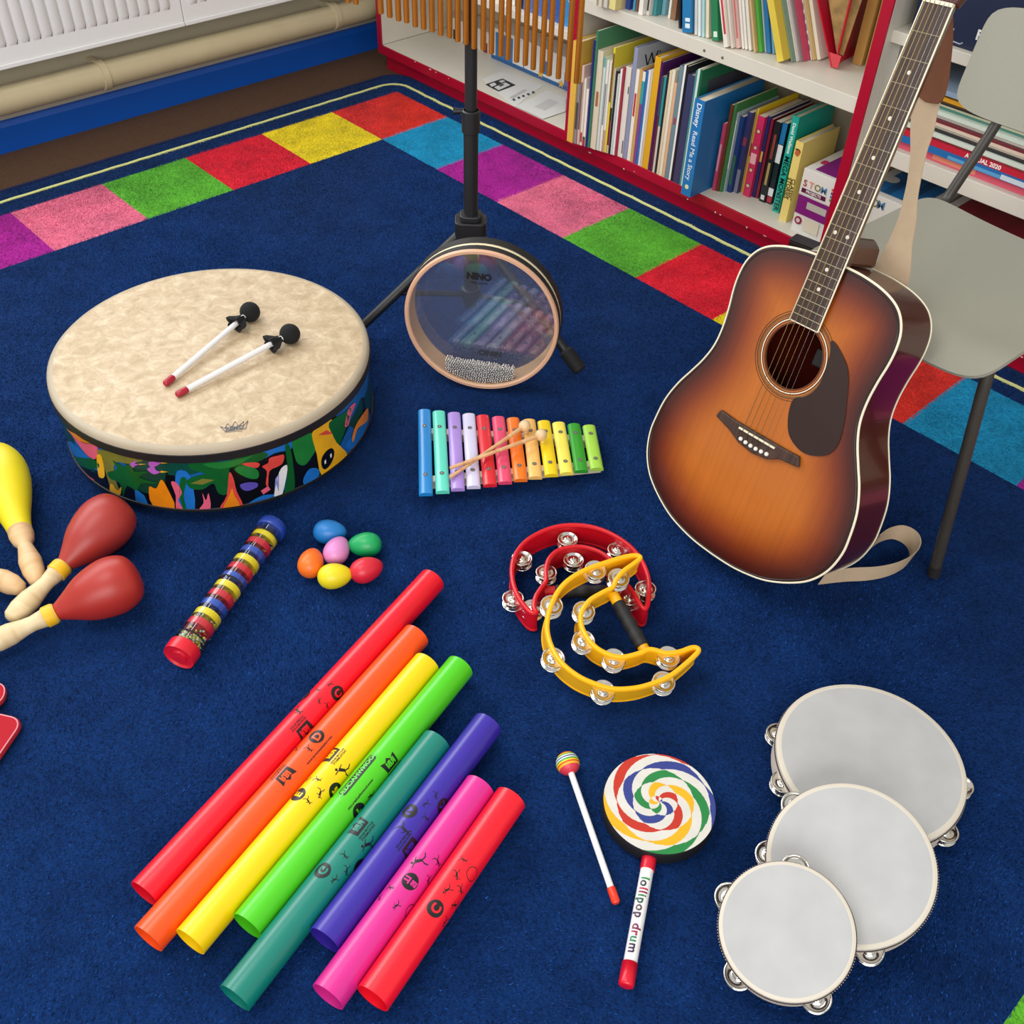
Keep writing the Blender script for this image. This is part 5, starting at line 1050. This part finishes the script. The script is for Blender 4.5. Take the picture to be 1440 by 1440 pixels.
SB = [(0, '#d43a4a'), (.26, '#e8b020'), (.34, '#d8481c'), (.40, '#e8c81c'), (.46, '#2f9a4a'), (.53, '#e8e8e8'), (.58, '#1f2f70'), (.64, '#e8e8e8'), (.70, '#2f9a4a'), (.76, '#e8c81c'), (.83, '#d8481c'), (.90, '#e86a5a'), (1, None)]
for (f0, c_), (f1, _) in zip(SB[:-1], SB[1:]):
    MB().lathe([(.0172 * math.sin(t), L + .004 - .0172 * math.cos(t)) for t in np.linspace(math.acos(1 - 2 * f0), math.acos(1 - 2 * f1), 6)], 28, caps=False).build('ball_stripe', cmat(c_, .4), be, smooth=True, auto=False)
# ================================================================== TAMBOURINES
def tambourine(label, c, n, r, jp, extra=(), hf=.040):
    M = disc_frame(c, n, up=(.2, 1, 0)); Mi = M.inverted()
    t = thing('tambourine', label, 'tambourine', matrix=M, group='round tambourines')
    white_ply = mat('white_ply', '#d5c9bd', .5, var=.05)
    MB().lathe([(r - .007, -.001), (r - .0005, -.001), (r, -.004), (r, -hf), (r - .007, -hf), (r - .007, -.001)], 80, caps=False).build('hoop', white_ply, t, smooth=True)
    MB().add([(0, 0, 0)] + [(x, y, 0) for x, y in circle(r * .945, 80)], [(0, 1 + i, 1 + (i + 1) % 80) for i in range(80)]).build('skin', mat('tambourine_skin', '#aeafb0', .6, var=.16, vscale=20), t)
    MB().lathe([(r * .945, 0), (r - .002, -.0002), (r, -.0015), (r + .0006, -.006)], 80, caps=False).build('skin_edge', mat('skin_edge_cream', '#cbc4b6', .55, var=.05, vscale=40), t, smooth=True)
    MB().lathe([(r + .0004, -.006), (r + .0016, -.007), (r + .0016, -.0095), (r, -.0105)], 80, caps=False).build('braid', mat('dark_braid', '#2a2224', .7), t, smooth=True)
    nb = int(2 * PI * r / .0034); q = MB()
    for i in range(nb):
        an = 2 * PI * i / nb; q.add(iv * .42 + np.array(((r + .0018) * math.cos(an), (r + .0018) * math.sin(an), -.0082)), ifc)
    q.build('braid_beads', mat('braid_bead', '#a89a90', .5), t)['kind'] = 'stuff'
    angs = []
    for p_ in jp:
        X = Mi @ Vector(PP(*p_, Vector(c) - Vector(n).normalized() * .02, n)); angs.append(math.atan2(X.y, X.x))
    for an in angs + list(extra):
        zil(Matrix.Translation(((r - .003) * math.cos(an), (r - .003) * math.sin(an), -.017)), t, r=.0185, gap=.009)
n_m = np.array((0, -.30, .954)); n_s = np.array((.03, -.32, .947)); n_s /= np.linalg.norm(n_s)
tambourine('largest white skinned tambourine lying under the medium one', (2.159, -.777, .046), (0, 0, 1), .1325, [(1086, 1030), (1094, 1103), (1364, 1108), (1336, 1176)])
tambourine('medium white skinned tambourine resting on the largest and under the smallest', (2.233, -.951, .0745), n_m, .1045, [(1108, 1122), (1063, 1199), (1226, 1352)])
tambourine('smallest white skinned tambourine on top of the medium one', (2.231, -1.087, .0805), n_s, .0805, [(1018, 1258), (1034, 1374), (1152, 1412), (1120, 1210)])
# ================================================================== GUITAR (local: origin at the saddle, y to the nut, z out of the top)
GR = np.array([[0.9952422627, -0.0440171582, -0.0869213914], [-0.0652977308, 0.3607904655, -0.9303582355], [0.0723121349, 0.9316076051, 0.3561996987]])
GO = np.array([1.7367, -.5453, .2500])
GM = frame(GO, GR[:, 0], GR[:, 1], GR[:, 2])
gt = thing('acoustic_guitar', 'sunburst acoustic guitar with cream binding leaning back against the grey chair', 'guitar', matrix=GM)
def gl_(px, py, z=0): X = PP(px, py, GO + GR[:, 2] * z, GR[:, 2]); return GR.T @ (X - GO)
TAIL = .2269
half = [(0, .003), (.04, .0045), (.075, .010), (.11, .020), (.148, .040), (.178, .064), (.198, .095), (.207, .13), (.2065, .16), (.2005, .20), (.187, .236), (.171, .265), (.155, .295), (.1445, .325), (.1415, .357), (.1435, .39), (.1475, .42), (.148, .445), (.144, .468), (.133, .488), (.116, .502), (.09, .512), (.058, .518), (.03, .520), (0, .5205)]
hs = catmull(half, 4); outl = [(x, y - TAIL) for x, y in hs] + [(-x, y - TAIL) for x, y in hs[::-1][1:-1]]
GD = .102
cher = mat('mahogany_gloss', '#46120b', .22, var=.35, vscale=5, coat=.35, stretch=(1, .3, 1))
# sunburst top with a real sound hole
HX, HY, HR = 0., .141, .0505
topm = mat('sunburst_spruce', '#b05a18', .32, coat=.3)
nt = topm.node_tree; b = nt.nodes['Principled BSDF']; at = nt.nodes.new('ShaderNodeAttribute'); at.attribute_name = 'edge'
rp = nt.nodes.new('ShaderNodeValToRGB'); els = [(0, '#2a0a05'), (.16, '#48140a'), (.36, '#702a0a'), (.58, '#93450d'), (.82, '#ab5a14'), (1, '#b3621a')]
for k, (p_, c_) in enumerate(els):
    e = rp.color_ramp.elements[k] if k < 2 else rp.color_ramp.elements.new(p_); e.position = p_; e.color = lin(c_)
tc = nt.nodes.new('ShaderNodeTexCoord'); mp = nt.nodes.new('ShaderNodeMapping'); mp.inputs['Scale'].default_value = (90, 2, 1); n1 = nt.nodes.new('ShaderNodeTexNoise'); n1.inputs['Scale'].default_value = 2; n1.inputs['Detail'].default_value = 4
mx = nt.nodes.new('ShaderNodeMix'); mx.data_type = 'RGBA'; mx.blend_type = 'MULTIPLY'; mx.inputs[0].default_value = 1; mr = nt.nodes.new('ShaderNodeMapRange'); mr.inputs[3].default_value = .78; mr.inputs[4].default_value = 1.15
nt.links.new(at.outputs['Fac'], rp.inputs[0]); nt.links.new(tc.outputs['Object'], mp.inputs[0]); nt.links.new(mp.outputs[0], n1.inputs['Vector']); nt.links.new(n1.outputs[0], mr.inputs[0]); nt.links.new(rp.outputs[0], mx.inputs[6]); nt.links.new(mr.outputs[0], mx.inputs[7]); nt.links.new(mx.outputs[2], b.inputs['Base Color'])
on = np.array(outl); N = len(on); rings = 26; v = []; f = []
ang = np.arctan2(on[:, 1] - HY, on[:, 0] - HX)
for k in range(rings + 1):
    s_ = k / rings
    for i in range(N):
        h_ = np.array((HX + HR * math.cos(ang[i]), HY + HR * math.sin(ang[i]))); v.append(tuple(on[i] * (1 - s_) + h_ * s_) + (0,))
for k in range(rings):
    for i in range(N): f.append((k * N + i, k * N + (i + 1) % N, (k + 1) * N + (i + 1) % N, (k + 1) * N + i))
q = MB(); q.add(v, f); o = q.build('soundboard', topm, gt); va = np.array(v)[:, :2]
dist = np.sqrt(((va[:, None, :] - on[None]) ** 2).sum(2)).min(1)
ea = o.data.attributes.new('edge', 'FLOAT', 'POINT'); ea.data.foreach_set('value', np.clip(dist / .105, 0, 1).astype(np.float32))
sv = [(x, y, 0) for x, y in outl] + [(x * .985, y * .99, -GD) for x, y in outl]
MB().add(sv, [(i, (i + 1) % N, N + (i + 1) % N, N + i) for i in range(N)]).build('side', cher, gt, smooth=True, auto=False)
MB().add([(x * .985, y * .99, -GD) for x, y in outl], [tuple(range(N))]).build('back', cher, gt)
cream_b = mat('cream_binding', '#e3dcc2', .3)
MB().tube([(x * 1.001, y, -.0012) for x, y in outl], .0019, 8, closed=True).build('binding', cream_b, gt, smooth=True)
MB().tube([(x * .975, y * .985 + .0, .0003) for x, y in outl], .0008, 5, closed=True).build('purfling', print_black, gt)
MB().tube([(x * .986, y * .99, -GD + .001) for x, y in outl], .0014, 8, closed=True).build('binding', cream_b, gt, smooth=True)
for r0_, r1_, c_ in ((.0505, .0530, '#5a2a12'), (.0555, .0562, '#1a1210'), (.0570, .0585, '#e2dcc8'), (.0592, .0600, '#1a1210'), (.0625, .0640, '#6a5a3a'), (.0652, .0660, '#1a1210'), (.0690, .0698, '#3a2a1c')):
    MB().lathe([(r0_, .0002), (r0_, .0006), (r1_, .0006), (r1_, .0002)], 64, M=Matrix.Translation((HX, HY, 0)), caps=False).build('rosette_ring', cmat(c_, .35), gt)
MB().lathe([(HR, 0), (HR, -.003)], 64, M=Matrix.Translation((HX, HY, 0)), caps=False).build('sound_hole_edge', cmat('#6a4020', .5), gt)
pk = [(.030, .083), (.046, .094), (.058, .112), (.061, .140), (.056, .172), (.050, .188), (.062, .186), (.088, .167), (.101, .148), (.110, .125), (.122, .09), (.128, .056), (.122, .034), (.107, .022), (.086, .015), (.067, .017), (.048, .027), (.037, .043), (.030, .064)]
MB().prism([tuple(q) for q in catmull(pk, 4, closed=True)], .0004, .0020).build('pickguard', mat('dark_pickguard', '#2a1814', .35, var=.2, vscale=20), gt)
rosew = wood('rosewood', '#2c1d18', '#4a342a', .5, 8, (12, 1, 1))
brg = [(-.088, -.004), (-.083, .009), (-.05, .006), (.05, .006), (.080, .007), (.086, -.009), (.05, -.013), (.03, -.024), (0, -.028), (-.03, -.024), (-.055, -.013)]
MB().prism([tuple(q) for q in brg], .0004, .008).build('bridge', rosew, gt, bevel=.0015)
MB().box(-.037, .037, -.0016, .0016, .008, .0115).build('saddle', cream_b, gt, bevel=.0006)
sx = [-.027 + .0108 * i for i in range(6)]
for i, x in enumerate(sx): MB().lathe([(.0035, .008), (.0036, .0096), (.0022, .0115), (0, .012)], 14, M=Matrix.Translation((x, -.0155 - .002 * math.cos((i - 2.5) * .6), 0))).build('bridge_pin', cmat('#efece2', .25), gt, smooth=True)
# neck
SCL = .648; fbh = lambda y: .0100 - .0103 * y; fw = lambda y: .0213 + .0059 * (1 - y / SCL)
yE = .192
MB().add([(s_ * fw(y), y, fbh(y) - d_) for y in (yE, SCL) for s_ in (-1, 1) for d_ in (0, .006)], [(0, 2, 6, 4), (1, 5, 7, 3), (0, 4, 5, 1), (2, 3, 7, 6), (0, 1, 3, 2), (4, 6, 7, 5)]).build('fretboard', rosew, gt)
for s_ in (-1, 1): MB().tube([(s_ * (fw(y) + .0008), y, fbh(y) - .001) for y in (yE, SCL)], .0014, 6).build('neck_binding', cream_b, gt)
MB().tube([(-fw(yE), yE, fbh(yE) - .001), (fw(yE), yE, fbh(yE) - .001)], .0014, 6).build('neck_binding', cream_b, gt)
frm = mat('fret_wire', '#b8ad92', .25, metal=.6)
for k in range(1, 21):
    y = SCL * 2 ** (-k / 12); MB().tube([(-fw(y), y, fbh(y) + .0003), (fw(y), y, fbh(y) + .0003)], .0007, 6).build('fret', frm, gt)
for k, xs_ in ((3, (0,)), (5, (0,)), (7, (0,)), (9, (0,)), (12, (-.011, .011)), (15, (0,)), (17, (0,))):
    y = SCL * (2 ** (-k / 12) + 2 ** (-(k - 1) / 12)) / 2
    for x in xs_: MB().lathe([(0, .0004), (.0028, .0003), (.003, 0)], 14, M=Matrix.Translation((x, y, fbh(y)))).build('inlay_dot', cmat('#d8d2c4', .3), gt)
MB().box(-fw(SCL) - .001, fw(SCL) + .001, SCL, SCL + .005, fbh(SCL) - .005, fbh(SCL) + .0025).build('nut', cream_b, gt, bevel=.0006)
nk = MB(); v = []; f = []; ny_ = 8; na_ = 12; ya, yb2 = .2935, SCL + .01
for i in range(ny_ + 1):
    y = ya + (yb2 - ya) * i / ny_; dp = .021 - .003 * i / ny_ + (.012 if i == 0 else 0)
    for j in range(na_ + 1):
        t_ = PI * j / na_; v.append((-fw(y) * math.cos(t_), y, fbh(y) - .006 - dp * math.sin(t_) ** .8))
for i in range(ny_):
    for j in range(na_): f.append((i * (na_ + 1) + j, i * (na_ + 1) + j + 1, (i + 1) * (na_ + 1) + j + 1, (i + 1) * (na_ + 1) + j))
nk.add(v, f); nk.build('neck', mat('neck_mahogany', '#4a2416', .3, var=.2, coat=.5), gt, smooth=True, auto=False)
MB().prism([(-.021, 0), (.021, 0), (.017, .03), (.0, .042), (-.017, .03)], -.095, -.004, M=Matrix.Translation((0, .2925, 0))).build('heel', MATS['neck_mahogany'], gt, bevel=.006)
hm = Matrix.Translation((0, SCL + .005, fbh(SCL) - .006)) @ Matrix.Rotation(-.25, 4, 'X')
hst = MB().prism([(-.022, 0), (.022, 0), (.036, .05), (.034, .17), (.014, .178), (-.014, .178), (-.034, .17), (-.036, .05)], -.014, 0, M=hm); hst.build('headstock', cher, gt, bevel=.002)
for s_ in (-1, 1):
    for k in range(3):
        pb_ = hm @ Vector((s_ * .022, .045 + .045 * k, 0)); pk_ = hm @ Vector((s_ * .048, .045 + .045 * k, -.008))
        tp_ = MB().tube([hm @ Vector((s_ * .022, .045 + .045 * k, -.002)), hm @ Vector((s_ * .022, .045 + .045 * k, .016))], .003, 10).build('tuning_post', chrome, gt, smooth=True)
        MB().tube([hm @ Vector((s_ * .03, .045 + .045 * k, -.008)), pk_], [.003, .007], 10).build('tuning_key', chrome, tp_, smooth=True)
stw = mat('bronze_string', '#7d6b45', .3, metal=1); sts = mat('steel_string', '#77746d', .25, metal=1)
for i, x in enumerate(sx):
    xn = -.0175 + .007 * i; MB().tube([(x, -.014, .009), (x, -.0005, .0122), (xn, SCL + .001, fbh(SCL) + .0032), tuple(hm @ Vector((-.022 if i < 3 else .022, .045 + .045 * (2 - i if i < 3 else i - 3), .006)))], [.0005 - .00005 * i] * 4, 6).build('string', stw if i < 4 else sts, gt)
# small pickup seen through the hole
MB().box((.018), .042, .135, .162, -.04, -.026).build('pickup', black_rubber, gt, bevel=.003)
# strap: suede end tied behind the headstock, webbing hanging behind the neck
web = mat('tan_webbing', '#bfa88c', .85, var=.08, vscale=60, bump=.3, bscale=400); suede = mat('brown_suede', '#6e4026', .8, var=.15, vscale=30)
def strap(nm, rows, m, th=.002):               # rows of (left px, right px, local depth)
    q = MB(); v = []; f = []
    L_ = catmull([tuple(gl_(*a_, d_)) for a_, b_, d_ in rows], 5); R_ = catmull([tuple(gl_(*b_, d_)) for a_, b_, d_ in rows], 5)
    for a_, b_ in zip(L_, R_): v += [tuple(a_), tuple(b_), tuple(np.array(b_) - [0, 0, th]), tuple(np.array(a_) - [0, 0, th])]
    for i in range(len(L_) - 1):
        for k in range(4): f.append((i * 4 + k, i * 4 + (k + 1) % 4, i * 4 + 4 + (k + 1) % 4, i * 4 + 4 + k))
    f += [(0, 1, 2, 3), tuple((len(L_) - 1) * 4 + k for k in (3, 2, 1, 0))]
    q.add(v, f); return q.build(nm, m, gt, smooth=True)
ZS = lambda x, y: (1080 + x / 4, y / 4)
sd_ = strap('strap_end', [(ZS(960, -60), ZS(1030, -40), -.035), (ZS(955, 80), ZS(1036, 120), -.04), (ZS(900, 260), ZS(1034, 240), -.045), (ZS(870, 400), ZS(1015, 420), -.048), (ZS(845, 520), ZS(995, 520), -.05), (ZS(852, 548), ZS(975, 565), -.05), (ZS(885, 575), ZS(950, 583), -.05)], suede, .0035)
strap('strap_webbing', [(ZS(850, 520), ZS(985, 520), -.056), (ZS(808, 640), ZS(950, 640), -.058), (ZS(800, 740), ZS(930, 740), -.06), (ZS(800, 860), ZS(890, 860), -.063), (ZS(785, 1000), ZS(860, 1000), -.068), (ZS(760, 1120), ZS(840, 1120), -.074), (ZS(728, 1240), ZS(832, 1240), -.082), (ZS(670, 1370), ZS(810, 1380), -.092), (ZS(600, 1500), ZS(800, 1520), -.10), (ZS(560, 1600), ZS(780, 1620), -.112)], web)
# strap tail looping on the rug
inv = GR.T
def toloc(X): return tuple(inv @ (np.array(X) - GO))
lp = [(1150, 822), (1185, 818), (1220, 816), (1250, 809), (1272, 796), (1279, 780), (1272, 766), (1255, 758), (1236, 762), (1222, 772)]
lw_ = catmull([P(x, y, .004) for x, y in lp], 4); lt = catmull([P(x, y, .004) + np.array((0.004, .012, .030)) for x, y in lp], 4)
q = MB(); v = []; f = []
for a_, b_ in zip(lw_, lt): v += [toloc(a_), toloc(b_), toloc(b_ + np.array((.0015, .0015, 0))), toloc(a_ + np.array((.0015, .0015, 0)))]
for i in range(len(lw_) - 1):
    for k in range(4): f.append((i * 4 + k, i * 4 + (k + 1) % 4, i * 4 + 4 + (k + 1) % 4, i * 4 + 4 + k))
q.add(v, f).build('strap_tail', web, gt, smooth=True)
MB().lathe([(.004, 0), (.004, .008), (.008, .011), (.008, .014), (0, .015)], 14, M=frame((0, .004 - TAIL, -.05), (1, 0, 0), (0, 0, 1), (0, -1, 0))).build('strap_button', chrome, gt, smooth=True)
# ================================================================== CHAIR
CC = np.array([1.803, -.165]); SZ = .43; yw = -.07
ch = thing('plastic_chair', 'grey moulded plastic chair on dark tube legs in front of the magazines', 'chair', (CC[0], CC[1], 0), (0, 0, yw))
shell_m = mat('grey_polyprop', '#98978a', .5, var=.05, vscale=300, bump=.08, bscale=500); tube_m = mat('dark_tube', '#38342f', .4, var=.15, vscale=40)
def rot2(x, y): c, s_ = math.cos(-yw), math.sin(-yw); x -= CC[0]; y -= CC[1]; return x * c - y * s_, x * s_ + y * c
def sheet_surf(fn, nu, nv, th, nm, m):
    q = MB(); v = []; f = []; P0 = [[Vector(fn(u / nu * 2 - 1, w2 / nv * 2 - 1)) for w2 in range(nv + 1)] for u in range(nu + 1)]
    for u in range(nu + 1):
        for w2 in range(nv + 1): v.append(P0[u][w2])
    K = len(v)
    for u in range(nu + 1):
        for w2 in range(nv + 1):
            du = P0[min(u + 1, nu)][w2] - P0[max(u - 1, 0)][w2]; dv = P0[u][min(w2 + 1, nv)] - P0[u][max(w2 - 1, 0)]; nrm = du.cross(dv).normalized(); v.append(P0[u][w2] - nrm * th)
    ix = lambda u, w2: u * (nv + 1) + w2
    for u in range(nu):
        for w2 in range(nv): f.append((ix(u, w2), ix(u + 1, w2), ix(u + 1, w2 + 1), ix(u, w2 + 1))); f.append((K + ix(u, w2), K + ix(u, w2 + 1), K + ix(u + 1, w2 + 1), K + ix(u + 1, w2)))
    bd_ = [ix(u, 0) for u in range(nu)] + [ix(nu, w2) for w2 in range(nv)] + [ix(u, nv) for u in range(nu, 0, -1)] + [ix(0, w2) for w2 in range(nv, 0, -1)]
    for i in range(len(bd_)): a_, b_ = bd_[i], bd_[(i + 1) % len(bd_)]; f.append((a_, K + a_, K + b_, b_))
    q.add(v, f); return q.build(nm, m, ch, smooth=True)
def sq(u, w2, p=5):                                  # square to rounded square
    if u == 0 and w2 == 0: return 0., 0.
    m_ = max(abs(u), abs(w2), 1e-6); l_ = (abs(u) ** p + abs(w2) ** p) ** (1 / p); k = m_ / l_; return u * k, w2 * k
def seat(u, w2):
    x, y = sq(u, w2, 9); X = .192 * x; Y = .202 * y
    z_ = SZ + .012 * (x * x) ** 1.5 - .006 + .008 * max(y, 0) ** 3
    if y < -.6: z_ -= .10 * ((-y - .6)) ** 2 * 1.6
    return X, Y, z_
sheet_surf(seat, 26, 26, .006, 'seat', shell_m)
bl = PA(1347, 115, 1, .105); bb_ = PA(1392, 163, 1, .10); bt_ = PA(1402, 16, 1, .125)
lx, ly = rot2(bl[0], .105); bw = abs(lx); zb, zt2 = bb_[2] - .016, bt_[2] + .004
def back(u, w2):
    x, y = sq(u, w2, 7); X = bw * 1.02 * x; k = (y + 1) / 2; cx2 = 1 - x * x
    return X, .262 + .035 * k + .022 * cx2 - .0, zb + (zt2 + .006 - zb) * k - .02 * (1 - cx2) * (1 - k) * 0
sheet_surf(back, 26, 18, .006, 'backrest', shell_m)
for s_ in (-1, 1):
    ta = PA(1327, 289, 1, .085); tb = PA(1393, 163, 1, .105); ax_, ay_ = rot2(ta[0], .085); bx2, by2 = rot2(tb[0], .105)
    X1, X2 = abs(ax_) * s_, abs(bx2) * s_
    pth = catmull([(X1 * 1.02, .12, SZ - .022), (X1 * 1.02, .19, SZ - .022), (X1, .232, SZ - .014), (X1 * .98, .252, SZ + .02), (X2, .296, zb + .0), (X2 * .98, .330, zb + .10)], 5)
    MB().tube([tuple(p_) for p_ in pth], .0095, 12).build('back_tube', tube_m, ch, smooth=True)
fl_ = rot2(*P(1311, 812, .0)[:2])
for s_ in (-1, 1):
    for foot, ky in ((Vector((fl_[0] * s_, fl_[1], .006)), -1), (Vector((.215 * s_, .235, .006)), 1)):
        lg = MB().tube([tuple(p_) for p_ in catmull([foot, foot.lerp(Vector((.165 * s_, .15 * ky, SZ)), .86), (.155 * s_, .12 * ky, SZ - .022), (.10 * s_, .05 * ky, SZ - .024)], 6)], .0098, 12).build('leg', tube_m, ch, smooth=True)
        MB().tube([foot, foot.lerp(Vector((.165 * s_, .15 * ky, SZ)), .05)], .0108, 12).build('foot_cap', black_rubber, lg, smooth=True)
MB().box(-.11, .11, -.07, .07, SZ - .032, SZ - .012).build('seat_bracket', tube_m, ch, bevel=.004)
